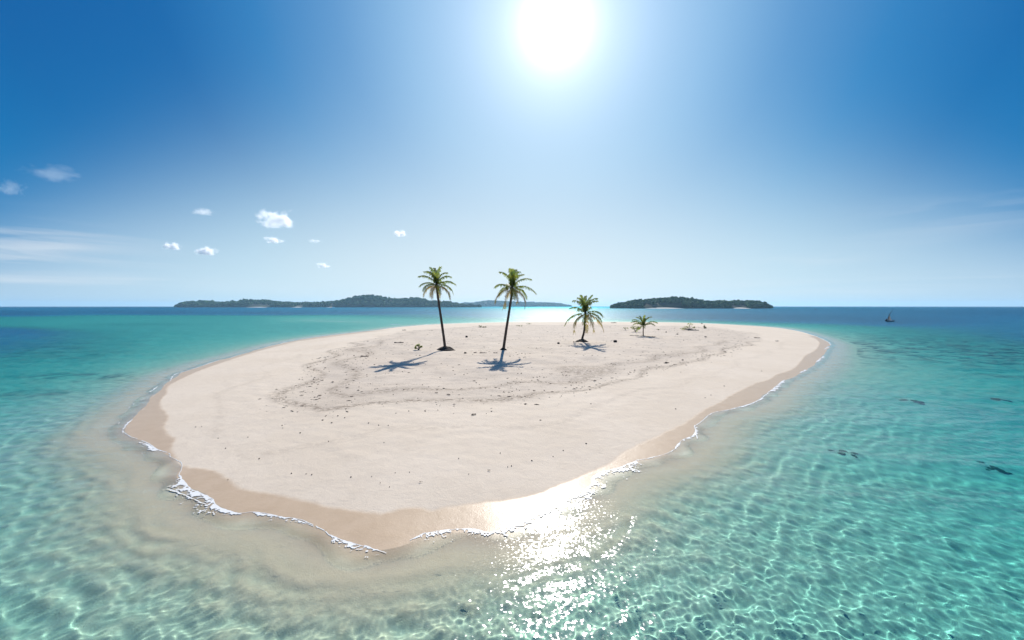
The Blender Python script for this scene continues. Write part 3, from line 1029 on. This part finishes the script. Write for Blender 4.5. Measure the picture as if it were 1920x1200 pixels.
def palm(base, trunk_px, heart_px, tips, label, root, seed, scale_r=1.0, group='coconut palms standing on the sandbar', extra=3):
    b = ground(*base)
    t = empty('palm_tree', b)
    tag(t, label, 'palm tree', group)
    Y = b.y
    pts = [Vector((0, 0, -0.3))] + [at_depth(u, v, Y) - b for u, v in trunk_px]
    heart = at_depth(*heart_px, Y) - b
    pts.append(heart)
    C = dense3(pts, 7)
    n = len(C)
    rad = []
    for i in range(n):
        s = i / (n - 1)
        rr = (0.17 + 0.05 * (1 - s) + 0.20 * math.exp(-s * 14)) * scale_r
        rad.append(rr * (1.0 + 0.05 * (i % 2)))
    V, F = tube(C, rad, 10, 0.06, seed)
    mesh_obj('trunk', V, F, M_TRUNK, t, True)
    if root:
        w, h = root
        r = random.Random(seed + 9)
        V, F = [], []
        nr, na = 6, 22
        for i in range(nr):
            q = i / (nr - 1)
            for k in range(na):
                a = 2 * math.pi * k / na
                rr = w * q * (1 + 0.35 * mnoise.noise(Vector((math.cos(a) * 1.5, math.sin(a) * 1.5, seed))))
                x, y = rr * math.cos(a), rr * math.sin(a) * 0.8
                g = float(terrain([b.x + x], [b.y + y])[0]) - b.z
                V.append((x, y, g + h * (1 - q ** 1.5) - 0.03 + 0.16 * h * mnoise.noise(Vector((x * 2.5, y * 2.5, seed))) * (1 - q * 0.6) * 2))
        for i in range(nr - 1):
            for k in range(na):
                F.append((i * na + k, (i + 1) * na + k, (i + 1) * na + (k + 1) % na, i * na + (k + 1) % na))
        mesh_obj('root_mound', V, F, M_ROOT, t, False)
    V, F = tube([heart - Vector((0, 0, 0.45 * scale_r)), heart - Vector((0, 0, 0.1)), heart + Vector((0, 0, 0.35 * scale_r)), heart + Vector((0, 0, 0.7 * scale_r))],
                [0.17 * scale_r, 0.27 * scale_r, 0.2 * scale_r, 0.04], 9, 0.3, seed)
    mesh_obj('crown_heart', V, F, M_HUSK, t)
    mpp = Y / FPX
    r = random.Random(seed)
    Lmax = max(math.hypot(u - heart_px[0], v - heart_px[1]) for u, v in tips) * mpp
    for i, (u, v) in enumerate(tips):
        dx, dz = (u - heart_px[0]) * mpp, (heart_px[1] - v) * mpp
        dist = math.hypot(dx, dz)
        L = max(dist * 1.10, Lmax * (0.85 + 0.2 * r.random()))
        bend = R(78) if dz < 0 else R(68)
        if abs(dx) < 0.35 * dist and dz > 0: bend = R(30); L = dist * 1.06
        cv = [heart + p for p in frond_curve(dx, dz, L, bend, 1 if i % 2 else -1)]
        old = dz < -0.45 * Lmax
        build_frond(t, cv, L, M_FROND_OLD if old else M_FROND, seed * 50 + i)
    for i in range(extra):                                    # fronds pointing towards and away from the viewer
        side = 1 if i % 2 else -1
        dz = Lmax * (0.75 - 1.15 * i / max(1, extra - 1))
        dx = Lmax * 0.30 * (r.random() * 2 - 1)
        cv = [heart + p for p in frond_curve(dx, dz, Lmax * 1.05, R(60), side)]
        build_frond(t, cv, Lmax, M_FROND, seed * 50 + 30 + i)
    return t


def dense3(pts, k):
    P = [Vector(p) for p in pts]
    out = []
    for i in range(len(P) - 1):
        p0 = P[i - 1] if i > 0 else 2 * P[0] - P[1]
        p3 = P[i + 2] if i + 2 < len(P) else 2 * P[-1] - P[-2]
        p1, p2 = P[i], P[i + 1]
        for j in range(k):
            t = j / k
            out.append(0.5 * ((2 * p1) + (-p0 + p2) * t + (2 * p0 - 5 * p1 + 4 * p2 - p3) * t * t + (-p0 + 3 * p1 - 3 * p2 + p3) * t ** 3))
    out.append(P[-1])
    return out


palm((835, 657), [(834.5, 652), (831, 625), (826, 590), (821.5, 560)], (818.5, 535),
     [(809, 501), (817, 500), (826, 500), (838, 508), (791, 516), (850, 529), (792, 534), (792, 553), (809, 561), (816, 562), (845, 558), (850, 546), (846, 517), (800, 506), (797, 544)],
     'tall coconut palm leaning left out of a broad dark root mound', (1.5, 0.75), 11)
palm((944, 656), [(944.5, 651), (949, 620), (954.5, 585), (958.5, 558)], (960, 541),
     [(954, 503), (966, 502), (941, 508), (979, 511), (988, 521), (926, 535), (929, 565), (949, 575), (999, 546), (990, 557), (987, 574), (975, 533), (961, 504), (935, 550), (970, 565)],
     'tall coconut palm leaning right, its star shaped shadow just below it', (0.6, 0.45), 12)
palm((1092, 640), [(1091.5, 636), (1095, 622), (1096.5, 605)], (1097.5, 588),
     [(1090, 552), (1096.5, 553), (1105, 552), (1078, 561), (1117, 562), (1070, 576), (1128, 589), (1065, 605), (1075, 619), (1100, 621), (1106, 618), (1126, 616), (1124, 600), (1083, 556), (1112, 557), (1115, 576)],
     'mid sized coconut palm with full drooping crown and bent trunk on scattered roots', (1.45, 0.55), 13)
palm((1206, 630), [(1206, 627), (1206, 620)], (1206.5, 612),
     [(1206, 590), (1195, 593), (1217, 592), (1186, 602), (1227, 602), (1192, 607), (1224, 607), (1200, 592), (1212, 594), (1190, 598)],
     'small young palm with a short trunk beside a yellow green shrub', (0.9, 0.14), 14, 0.62, extra=4)


# ------------------------------------------------------------------ shrubs and beach plants
def shrub(u, v, blobs, label, mat, seed, leaf=0.22, stems=4, n=70, name='beach_shrub', cat='shrub'):
    """blobs: (du, dv, ru, rv) in photo pixels about the foot of the plant"""
    b = ground(u, v)
    t = empty(name, b)
    tag(t, label, cat)
    mpp = b.y / FPX
    r = random.Random(seed)
    V, F = [], []
    SV, SF = [], []
    for (du, dv, ru, rv) in blobs:
        c = Vector((du * mpp, 0, -dv * mpp))
        for i in range(n):
            d = Vector((r.gauss(0, 1), r.gauss(0, 1), r.gauss(0, 1))).normalized() * (r.random() ** 0.4)
            p = c + Vector((d.x * ru * mpp, d.y * ru * mpp, d.z * rv * mpp))
            p.z = max(p.z, 0.03)
            a = Vector((r.gauss(0, 1), r.gauss(0, 1), r.gauss(0, .5))).normalized()
            q = a.cross(Vector((r.gauss(0, .4), r.gauss(0, .4), 1))).normalized()
            l = leaf * (0.6 + 0.7 * r.random()); w = l * 0.34
            k = len(V)
            V += [p - a * l * .5, p + q * w - a * l * .1, p + a * l * .55 - Vector((0, 0, l * .15)), p - q * w - a * l * .1]
            F += [(k, k + 1, k + 2, k + 3)]
        for i in range(stems):
            e = c + Vector((r.gauss(0, .4) * ru * mpp, r.gauss(0, .4) * ru * mpp, 0.3 * rv * mpp))
            pts = [Vector((r.gauss(0, .05), r.gauss(0, .05), -0.05)), e * 0.5 + Vector((0, 0, .1)), e]
            v2, f2 = tube(pts, [0.035, 0.025, 0.012], 5)
            k = len(SV); SV += v2; SF += [tuple(i + k for i in f) for f in f2]
    mesh_obj('foliage', V, F, mat, t)
    mesh_obj('stem', SV, SF, M_TRUNK, t)
    return t


shrub(785, 656, [(-1, -9, 4.5, 2.8), (-6, -4, 2, 3), (4, -6, 3, 2)], 'small yellow green seedling bending over pale sand left of the tallest leaning palm', M_SHRUB, 31, 0.34, 4, 36, 'beach_seedling', 'seedling')
shrub(1191, 622, [(-3, -8, 7, 4), (6, -7, 4, 3)], 'bushy yellow green shrub close against the small young palm', M_SHRUB, 32, 0.40, 5, 70)
shrub(1173, 619, [(0, -4, 6, 1.9)], 'low flat green sprig well left of the bushy shrub', M_SHRUB_DK, 33, 0.35, 3, 34)
shrub(1293, 619, [(1, -11, 5, 3), (-6, -6, 5, 2.5), (-12, -3, 5, 1.8), (8, -5, 3, 1.6)], 'sprawling sparse shrub growing above a heap of grey driftwood', M_SHRUB, 34, 0.42, 5, 30)
shrub(1321, 616, [(0, -4, 2.2, 3.6), (1, -2, 2.6, 2)], 'small upright dark green clump at the far right end of the plants', M_SHRUB_DK, 35, 0.40, 4, 40)
shrub(900, 614, [(0, -2.5, 3, 2), (8, -1.2, 5, 1)], 'tiny green creeper near the back shore between the two tall palms', M_SHRUB_DK, 36, 0.45, 3, 30)
shrub(974, 612, [(0, -1.6, 7, 1.3)], 'low olive creeper on the back beach just right of the second tall trunk', M_SHRUB_DK, 37, 0.45, 3, 36)
shrub(991, 608, [(0, -1.2, 6, 1.0)], 'faint strip of dark creeper at the back shore edge', M_SHRUB_DK, 38, 0.5, 3, 26)
shrub(1234, 619, [(0, -1.5, 3, 1.2)], 'small greenish tuft alone on sand right of the young palm', M_SHRUB_DK, 39, 0.4, 3, 18)

# ------------------------------------------------------------------ driftwood, husks and other wrack
M_DRIFT = simple_mat('driftwood', (0.13, 0.095, 0.07), 0.9, 0.25, 4.0, bump=0.6)
M_DRIFT_GREY = simple_mat('driftwood_grey', (0.22, 0.19, 0.16), 0.9, 0.2, 4.0, bump=0.6)
M_DARK = simple_mat('dark_husk', (0.035, 0.026, 0.02), 0.9, 0.2, 7.0, bump=0.6)
M_WEED = simple_mat('dry_weed', (0.105, 0.075, 0.052), 0.95, 0.25, 8.0, bump=0.6)
_ico = bmesh.new(); bmesh.ops.create_icosphere(_ico, subdivisions=2, radius=1.0)
ICO_V = [v.co.copy() for v in _ico.verts]; ICO_F = [tuple(v.index for v in f.verts) for f in _ico.faces]; _ico.free()
_ic1 = bmesh.new(); bmesh.ops.create_icosphere(_ic1, subdivisions=1, radius=1.0)
IC1_V = [v.co.copy() for v in _ic1.verts]; IC1_F = [tuple(v.index for v in f.verts) for f in _ic1.faces]; _ic1.free()


def log(u, v, wpx, hpx, tilt, label, mat, seed, name='driftwood_log', cat='log'):
    b = ground(u, v)
    mpp = b.y / FPX
    L, rad = wpx * mpp, max(hpx * mpp * 0.5, 0.05)
    r = random.Random(seed)
    dr = Vector((math.cos(R(tilt)), math.sin(R(tilt)), 0))
    pts = [dr * (L * (s - 0.5)) + Vector((0, 0.10 * L * math.sin(s * 5 + seed) * 0.3, rad * (0.55 + 0.25 * math.sin(s * 7 + seed)))) for s in [i / 8 for i in range(9)]]
    V, F = tube(pts, [rad * (1.0 - 0.45 * i / 8) * (0.85 + 0.3 * r.random()) for i in range(9)], 8, 0.25, seed)
    k = len(V)                                                     # a broken branch stub
    v2, f2 = tube([pts[5], pts[5] + Vector((0.1 * L, 0.02, rad * 2.0))], [rad * 0.45, rad * 0.25], 6)
    V += v2; F += [tuple(i + k for i in f) for f in f2]
    o = mesh_obj(name, V, F, mat)
    o.location = b
    tag(o, label, cat)
    return o


def lump(u, v, wpx, hpx, label, mat, seed, name='coconut_husk', cat='husk', group=None, hi=True):
    b = ground(u, v)
    mpp = b.y / FPX
    w, h = wpx * mpp * 0.5, max(hpx * mpp * 0.5, 0.03)
    V = []
    for p in (ICO_V if hi else IC1_V):
        n = 1 + 0.35 * mnoise.noise(p * 1.4 + Vector((seed * 3.1, seed, 0))) + 0.15 * mnoise.noise(p * 4 + Vector((seed, 0, 0)))
        V.append((p.x * w * n, p.y * w * 0.8 * n, p.z * h * n))
    o = mesh_obj(name, V, ICO_F if hi else IC1_F, mat)
    o.location = b + Vector((0, 0, h * 0.6))
    o.rotation_euler = (0, 0, seed * 1.7)
    tag(o, label, cat, group)
    return o


def weed_clump(u, v, wpx, label, seed, n=10, mat=None):
    """a loose heap of torn strips: flat bent ribbons crossing each other"""
    b = ground(u, v)
    mpp = b.y / FPX
    W = wpx * mpp * 0.42
    r = random.Random(seed)
    V, F = [], []
    for i in range(n):
        a = r.gauss(0, 0.9)
        c = Vector((r.gauss(0, .4) * W, r.gauss(0, .3) * W, 0.04 + 0.10 * W * r.random()))
        l = W * (0.5 + 0.6 * r.random())
        pts = [c + Vector((math.cos(a) * l * s, math.sin(a) * l * s, 0.06 * W * (1 - (2 * s) ** 2) * r.random())) for s in (-.5, -.2, .15, .5)]
        v2, f2 = tube(pts, [W * .03, W * .085, W * .08, W * .03], 5, .4, seed + i)
        k = len(V); V += v2; F += [tuple(q + k for q in f) for f in f2]
    o = mesh_obj('seaweed_clump', V, F, mat or M_WEED)
    o.location = b
    tag(o, label, 'seaweed')
    return o


log(684, 668.5, 15, 2.2, 2, 'short dark log on the left part of the sand, nearer of two logs', M_DRIFT, 1)
log(748, 643, 17, 1.9, 4, 'longer thin brown log on sand behind the seedling, farther of two logs', M_DRIFT, 2)
log(758, 619.3, 7, 1.4, 0, 'tiny stub of dark driftwood near the back left shoreline', M_DRIFT, 3, 'driftwood_stub', 'driftwood')
log(1300, 619.5, 22, 2.0, 3, 'grey trunk in the heap under the sprawling shrub', M_DRIFT_GREY, 4)
log(1292, 618.0, 14, 1.6, -12, 'thin grey branch behind the trunk in the driftwood heap', M_DRIFT_GREY, 5, 'driftwood_branch', 'branch')
log(906, 662, 13, 1.6, 3, 'flat dark branch lying between the bases of the two tall palms', M_DRIFT, 6, 'driftwood_branch', 'branch')
log(929, 662, 8, 1.5, 5, 'short dark stick lying just left of the second tall palm foot', M_DRIFT, 7, 'driftwood_stick', 'stick')
log(891, 661.5, 6, 1.8, 40, 'little forked twig standing up left of the flat dark branch', M_DRIFT, 8, 'driftwood_twig', 'twig')
log(1080, 641.5, 11, 1.8, 5, 'dark root end lying left of the mid sized palm foot', M_DRIFT, 9, 'driftwood_root', 'root')
log(1151, 605.6, 11, 1.3, 0, 'dark branch on the skyline of the sand at the back shore', M_DRIFT, 10, 'driftwood_branch', 'branch')
log(1220, 632, 18, 1.8, 4, 'fallen dark frond stalk lying right of the young palm foot', M_DRIFT, 12, 'fallen_frond_stalk', 'frond stalk')
log(1189, 629.5, 16, 1.1, -3, 'thin pale stalk lying left of the young palm foot', M_DRIFT_GREY, 13, 'fallen_frond_stalk', 'frond stalk')
log(1457, 639.8, 6, 1.4, 6, 'single small grey stick on clean sand near the right end', M_DRIFT_GREY, 14, 'driftwood_stick', 'stick')
lump(875, 632.5, 5.5, 3.6, 'black coconut husk on sand right of the tallest leaning trunk', M_DARK, 21)
lump(872.5, 662.5, 5, 3, 'dark husk beside the right edge of the broad root mound', M_DARK, 22)
lump(1047, 644, 6.5, 3.4, 'dark flattened husk left of the mid sized palm', M_DARK, 23)
lump(1153.5, 641.5, 7, 5.2, 'big round black coconut alone between the mid sized and young palms', M_DARK, 24, 'coconut', 'coconut')
lump(1270, 627, 4.5, 2.0, 'small brown husk on sand well right of the young palm', M_WEED, 25)
lump(1323, 632, 5, 1.8, 'small grey brown lump below the upright dark green clump', M_WEED, 26)
lump(1316, 607, 3, 2, 'tiny dark lump on the back skyline above the upright clump', M_DARK, 27)
lump(1249, 623, 3, 2, 'tiny brown lump between the young palm and the driftwood heap', M_WEED, 28)
for i, (u, v, w, lab) in enumerate([
        (600, 742, 9, 'dark double clump of weed at the left tip of the wrack line'), (652, 727.5, 9, 'streaky weed clump near the left bend of the wrack'),
        (625, 717, 9, 'pair of dark weed scraps at the upper left of the wrack'), (604, 713.5, 7, 'small weed scrap beside a thin arc at upper left'),
        (818, 737, 8, 'weed clump below the left palm shadow on the wrack line'), (841, 740.5, 10, 'longest dark weed clump on the middle of the wrack line'),
        (954.5, 736.5, 5, 'round dark weed knot below the star shaped palm shadow'), (1001, 733, 8, 'flat dark weed strip right of the star shaped shadow'),
        (1115.5, 714.5, 9, 'dark weed strip on the right half of the wrack line'), (1081, 718.5, 6, 'small weed knot left of the right half strip'),
        (1147, 709.5, 7, 'thin weed strip above and right of the other right strips'), (1182, 699, 5, 'single dark weed knot at the right of the wrack line'),
        (1250, 681, 14, 'thin broken weed line along the right side wrack'), (1420, 634, 12, 'brown weed smear at the far right bend of the wrack'),
        (672, 732.5, 7, 'oval dark weed clump standing clear of the left wrack'), (888, 778, 13, 'reddish brown loose weed patch in mid sand'),
        (566, 742, 8, 'leftmost thin row of weed bits on the wrack line'), (915.5, 883, 8, 'dark weed scrap on the clean foreground sand near centre'),
        (788, 905.5, 6, 'flat dark scrap low on the foreground sand'), (566, 762, 7, 'scrap of weed below the leftmost row'),
        (1265, 684, 7, 'short weed bit just under the broken right line')]):
    weed_clump(u, v, w, lab, 400 + i, 12)
SCRAPS = [(563, 812), (616, 828), (622, 793), (720, 830), (766.5, 771), (742.5, 775), (648, 767), (737.5, 740), (486, 860.5), (427.5, 900), (546.5, 888), (574, 889),
          (584.5, 890.5), (713, 906), (730.5, 913.5), (879, 889.5), (646.5, 783.5), (633.5, 780), (691, 793.5), (710, 797.5), (728, 798), (605, 788), (912, 776), (921.5, 771.5),
          (868, 747), (1013.5, 788), (1108, 757.5), (1056, 845), (1037, 856.5), (998, 864.5), (1099, 832), (1358, 724), (1428, 696), (1333, 741), (1322, 746), (1267, 767), (1076, 737),
          (1030, 745), (1053, 743), (1020.5, 732), (992, 731), (974, 732.5), (1106, 731), (1190, 694), (1214, 688), (367, 801), (378, 800), (409, 822), (423, 841), (465, 820), (697, 894),
          (658, 895), (768, 886), (741, 887), (952, 876), (959, 874), (997, 864), (938, 850), (860, 860), (1035, 662), (1058, 676), (1282, 638), (1193, 674), (1280, 675), (1316, 668),
          (1359, 648), (1376, 658), (850, 695), (853, 702), (912, 711), (893, 718), (688, 703), (755, 697), (720, 722), (757, 731), (792, 722), (870, 703), (1000, 708), (690, 640), (810, 620),
          (833, 655.5), (590, 745), (585, 720.5), (588, 712), (590, 708), (586, 735), (638, 735), (695, 720), (610, 690), (577, 689), (598, 672), (680, 682), (702, 684), (652, 666), (664, 667)]
for i, (u, v) in enumerate(SCRAPS):
    r_ = random.Random(900 + i)
    lump(u, v, 1.5 + 2.6 * r_.random() ** 2, 0.9 + 0.7 * r_.random(), 'small dark scrap of dry husk or weed dropped on the open sand', M_WEED if i % 3 else M_DARK, 40 + i,
         'wrack_scrap', 'scrap', 'small dark scraps scattered over the sand', hi=False)


def build_litter():
    """countless tiny flakes of leaf and weed on the upper beach, one mesh"""
    r = np.random.default_rng(77)
    lo, hi = LITTER.min(0) - 3, LITTER.max(0) + 3
    N0 = 90000
    x = lo[0] + (hi[0] - lo[0]) * r.random(N0); y = lo[1] + (hi[1] - lo[1]) * r.random(N0)
    ins = poly_inside(x, y, LITTER); d = poly_dist(x, y, LITTER, True)
    f = np.clip(sine_field(x, y * 1.6, 7, 14, 61) * 0.35 + sine_field(x, y * 1.6, 2.4, 14, 62) * 0.3 + 0.06, 0, 1)
    front = np.exp(-(d / 1.4) ** 2) * (y < 75) * 0.35 + np.exp(-((d - 5) / 1.2) ** 2) * ins * (y < 62) * 0.22
    keep = ((ins & (r.random(N0) < f * 0.34)) | (r.random(N0) < front)) & (shore_sd(x, y) > 4)
    x, y = x[keep], y[keep]
    z = terrain(x, y)
    n = len(x)
    V = np.zeros((n, 5, 3)); a = r.random(n) * 6.283
    s = 0.02 + 0.085 * r.random(n) ** 3.4
    e = 1.0 + 1.6 * r.random(n)
    for k, (p, q, h) in enumerate([(-1, -.5, 0), (1, -.4, 0), (.8, .6, 0), (-.9, .5, 0), (0, 0, .55)]):
        px_, py_ = p * s * e, q * s
        V[:, k, 0] = x + px_ * np.cos(a) - py_ * np.sin(a)
        V[:, k, 1] = y + px_ * np.sin(a) + py_ * np.cos(a)
        V[:, k, 2] = z + h * s + 0.005
    base = np.arange(n)[:, None] * 5
    F = np.concatenate([base + np.array(t) for t in ((0, 1, 4), (1, 2, 4), (2, 3, 4), (3, 0, 4))])
    o = grid_mesh('beach_litter', V.reshape(-1, 3), F, M_WEED, False)
    tag(o, kind='stuff')


build_litter()


# ------------------------------------------------------------------ coral heads under the shallow water
def coral(u, v, depth, wpx, label, seed):
    p = px(u, v, -depth * 0.72)
    z = float(terrain([p[0]], [p[1]])[0])
    mpp = p[1] / FPX
    r = random.Random(seed)
    V, F = [], []
    for i in range(16):
        w = wpx * mpp * 0.5 * (0.10 + 0.24 * r.random())
        c = Vector((r.gauss(0, .48) * wpx * mpp * 0.5, r.gauss(0, .48) * wpx * mpp * 0.5, w * 0.1))
        k = len(V)
        for q in ICO_V:
            n = 1 + 0.4 * mnoise.noise(q * 2.2 + Vector((seed + i, 0, 0)))
            V.append((c.x + q.x * w * n, c.y + q.y * w * n, max(c.z + q.z * w * 0.32 * n, -0.1)))
        F += [tuple(j + k for j in f) for f in ICO_F]
    o = mesh_obj('coral_head', V, F, M_CORAL)
    o.location = (p[0], p[1], z)
    o.cycles.is_caustics_receiver = True
    tag(o, label, 'coral')


M_CORAL = simple_mat('coral_rock', (0.17, 0.18, 0.09), 0.95, 0.3, 5.0, bump=0.6)
coral(1586, 888, 1.9, 34, 'dark coral patch under the water, left of two near the right edge', 51)
coral(1857, 926, 2.3, 40, 'dark olive coral patch under the water closest to the right edge', 52)
coral(1711, 787, 2.5, 36, 'farther green coral patch under the water beyond the other two', 53)
coral(1872, 792, 3.2, 26, 'small dark coral patch under deeper water far right', 54)

# ------------------------------------------------------------------ boats
M_HULL = simple_mat('boat_hull_paint', (0.025, 0.028, 0.035), 0.5, 0.2, 2.0)
M_SPAR = simple_mat('boat_spar', (0.07, 0.055, 0.045), 0.7, 0.2, 3.0)
M_SAIL = leaf_mat('furled_sailcloth', (0.25, 0.25, 0.25), (0.20, 0.20, 0.20), 0.55)
M_WHITE = simple_mat('boat_white_paint', (0.5, 0.55, 0.6), 0.5, 0.05, 2.0)


def hull_mesh(Lh, beam, depth, sheer):
    V, F = [], []
    ns, nc = 13, 8
    for i in range(ns):
        s = i / (ns - 1)
        w = beam * 0.5 * (math.sin(math.pi * min(1, 0.12 + 0.86 * s)) ** 0.6) * (1 - 0.25 * (s > .9))
        x = (s - 0.5) * Lh
        top = depth * 0.62 + sheer * (2 * s - 1) ** 2
        for k in range(nc):
            a = math.pi * k / (nc - 1)
            V.append((x * (0.86 + 0.14 * abs(math.cos(a))), w * math.cos(a), top - depth * math.sin(a) ** 0.8 * (1 - 0.25 * (2 * s - 1) ** 2)))
    for i in range(ns - 1):
        for k in range(nc - 1):
            F.append((i * nc + k, i * nc + k + 1, (i + 1) * nc + k + 1, (i + 1) * nc + k))
        F.append((i * nc + nc - 1, i * nc, (i + 1) * nc, (i + 1) * nc + nc - 1))         # deck
    F.append(tuple(range(nc))); F.append(tuple((ns - 1) * nc + k for k in range(nc))[::-1])
    return V, F


def sailing_boat():
    p = px(1669, 603)
    t = empty('sailing_boat', (p[0], p[1], 0))
    tag(t, 'small dark wooden sailing boat with slanting yard and lowered pale sail on blue water', 'boat')
    mpp = p[1] / FPX
    V, F = hull_mesh(17.5 * mpp, 1.25, 0.75, 0.22)
    mesh_obj('hull', V, F, M_HULL, t, True)

    def q(u, v, y=0.0): return Vector(((u - 1669) * mpp, y, (603 - v) * mpp))
    V, F = tube([q(1666.3, 602), q(1666.8, 588)], [0.09, 0.06], 8)
    mesh_obj('mast', V, F, M_SPAR, t)
    V, F = tube([q(1663, 600.5, -.1), q(1667, 591, -.1), q(1674.5, 578.5, -.1)], [0.10, 0.11, 0.04], 8)
    mesh_obj('yard', V, F, M_SPAR, t)
    # bunched sail hanging from the lower yard
    V, F = [], []
    for i in range(9):
        s = i / 8
        a, b = q(1664.6 + 2.9 * s, 599.5 - 9.5 * s), q(1672.2 - 3.6 * s, 600.8 - 8.0 * s)
        for k in range(6):
            m = a.lerp(b, k / 5)
            V.append((m.x, 0.12 * math.sin(k * 2.2 + i) + 0.1, m.z))
    n = len(V)
    V += [(x, y + 0.06, z) for x, y, z in V]
    for i in range(8):
        for k in range(5):
            a = i * 6 + k
            F.append((a, a + 1, a + 7, a + 6)); F.append((n + a, n + a + 6, n + a + 7, n + a + 1))
    mesh_obj('sail', V, F, M_SAIL, t, True)
    V, F = tube([q(1662.3, 601.5, .1), q(1662.6, 599.2, .1), q(1662.7, 597.8, .1), q(1662.7, 596.9, .1)], [0.30, 0.27, 0.14, 0.02], 8, .2, 3)
    mesh_obj('stern_bundle', V, F, M_HULL, t, True)


def motor_boat():
    p = px(1529, 580.1)
    t = empty('motor_boat', (p[0], p[1], 0))
    tag(t, 'tiny far off dark motorboat near the horizon beyond the sandbar tip', 'boat')
    V, F = hull_mesh(7.0, 2.2, 1.3, 0.3)
    mesh_obj('hull', V, F, M_HULL, t, True)
    V, F = [(-1.2, -.7, .8), (1.0, -.7, .8), (1.0, .7, .8), (-1.2, .7, .8), (-1.0, -.6, 2.0), (0.4, -.6, 2.0), (0.4, .6, 2.0), (-1.0, .6, 2.0)], \
        [(0, 3, 2, 1), (4, 5, 6, 7), (0, 1, 5, 4), (1, 2, 6, 5), (2, 3, 7, 6), (3, 0, 4, 7)]
    mesh_obj('cabin', V, F, M_WHITE, t)


sailing_boat()
motor_boat()


# ------------------------------------------------------------------ clouds: real volumes far out over the sea
def cloud_material(name, dens, seed):
    m, N, L = new_mat(name)
    out = N('ShaderNodeOutputMaterial')
    tc = N('ShaderNodeTexCoord')
    oi = N('ShaderNodeObjectInfo')
    ad = N('ShaderNodeVectorMath'); ad.operation = 'ADD'
    rv = N('ShaderNodeVectorMath'); rv.operation = 'SCALE'; rv.inputs[0].default_value = (37, 11, 23)
    L(oi.outputs['Random'], rv.inputs['Scale'])
    mp = N('ShaderNodeMapping'); mp.inputs['Scale'].default_value = (1.7, 1.0, 0.9)
    L(tc.outputs['Object'], mp.inputs['Vector'])
    L(mp.outputs[0], ad.inputs[0]); L(rv.outputs[0], ad.inputs[1])
    n = noise_tex(N, L, ad.outputs[0], 1.35, 6, 0.62, 0.3)
    ln = N('ShaderNodeVectorMath'); ln.operation = 'LENGTH'
    sq = N('ShaderNodeVectorMath'); sq.operation = 'MULTIPLY'; sq.inputs[1].default_value = (1, 1, 1)
    L(tc.outputs['Object'], sq.inputs[0]); L(sq.outputs[0], ln.inputs[0])
    sp = N('ShaderNodeSeparateXYZ'); L(tc.outputs['Object'], sp.inputs[0])
    flat = map_range(N, L, sp.outputs[2], -0.62, -0.35, 0, 1)
    d = math_node(N, L, 'SUBTRACT', math_node(N, L, 'ADD', math_node(N, L, 'MULTIPLY', math_node(N, L, 'SUBTRACT', n.outputs[0], 0.5), 2.6), 0.62), ln.outputs['Value'])
    d = math_node(N, L, 'MULTIPLY', map_range(N, L, d, 0.0, 0.45, 0, 1), flat)
    d = math_node(N, L, 'MULTIPLY', d, dens)
    v = N('ShaderNodeVolumePrincipled')
    v.inputs['Color'].default_value = (0.999, 0.999, 0.999, 1)
    v.inputs['Anisotropy'].default_value = 0.45
    L(d, v.inputs['Density'])
    L(v.outputs[0], out.inputs['Volume'])
    return m


BOXV = [(x, y, z) for z in (-1, 1) for y in (-1, 1) for x in (-1, 1)]
BOXF = [(0, 2, 3, 1), (4, 5, 7, 6), (0, 1, 5, 4), (1, 3, 7, 5), (3, 2, 6, 7), (2, 0, 4, 6)]
CLOUDS = [  # photo pixel of the middle, width and height in pixels, distance, optical weight, label
    (519, 413, 74, 34, 3200, 1.0, 'largest small white cumulus cloud, left of centre, with a humped top'),
    (514, 450.5, 38, 13, 3600, .8, 'flat little white cloud just below the humped one'),
    (322.5, 462, 32, 18, 3600, 1.0, 'small domed white cloud farthest left of the two over the dark island tip'),
    (387, 472, 40, 18, 3600, 1.0, 'small domed white cloud above the left end of the long island'),
    (751, 438.5, 28, 13, 3400, .9, 'small lone white cloud upper left of the tallest leaning palm'),
    (607, 498, 26, 11, 4200, .8, 'tiny white cloud low above the middle of the long island'),
    (590, 452, 26, 9, 4000, .22, 'very faint scrap of cloud right of the flat little one'),
    (384, 398.5, 42, 14, 3000, .22, 'faint torn cloud high above the left end of the long island'),
    (98, 326, 96, 30, 2600, .06, 'thin ragged cloud high up near the left edge'),
    (20, 354, 40, 32, 2600, .08, 'small greyish puff right at the left edge of the sky'),
]


def build_clouds():
    for i, (u, v, w, h, Y, k, lab) in enumerate(CLOUDS):
        c = at_depth(u, v, Y)
        sx, sz = w / FPX * Y * 0.62, h / FPX * Y * 0.70
        m = cloud_material('cloud_vapour', 4.5 * k / (sx * 0.8), i)
        o = mesh_obj('cloud', BOXV, BOXF, m)
        o.location = c
        o.scale = (sx, sx * 0.8, sz)
        tag(o, lab, 'cloud', 'small white clouds in the left half of the sky')


build_clouds()


# ------------------------------------------------------------------ sea haze
def build_haze():
    m, N, L = new_mat('sea_haze')
    out = N('ShaderNodeOutputMaterial')
    v = N('ShaderNodeVolumePrincipled')
    v.inputs['Color'].default_value = (0.48, 0.78, 1.0, 1)
    v.inputs['Density'].default_value = 0.00007
    v.inputs['Anisotropy'].default_value = 0.3
    L(v.outputs[0], out.inputs['Volume'])
    m.cycles.homogeneous_volume = True
    W = 11900.0
    o = mesh_obj('haze', [(x * W, y * W, -40 if z < 0 else 112) for x, y, z in BOXV], BOXF, m)
    tag(o, kind='stuff')


build_haze()
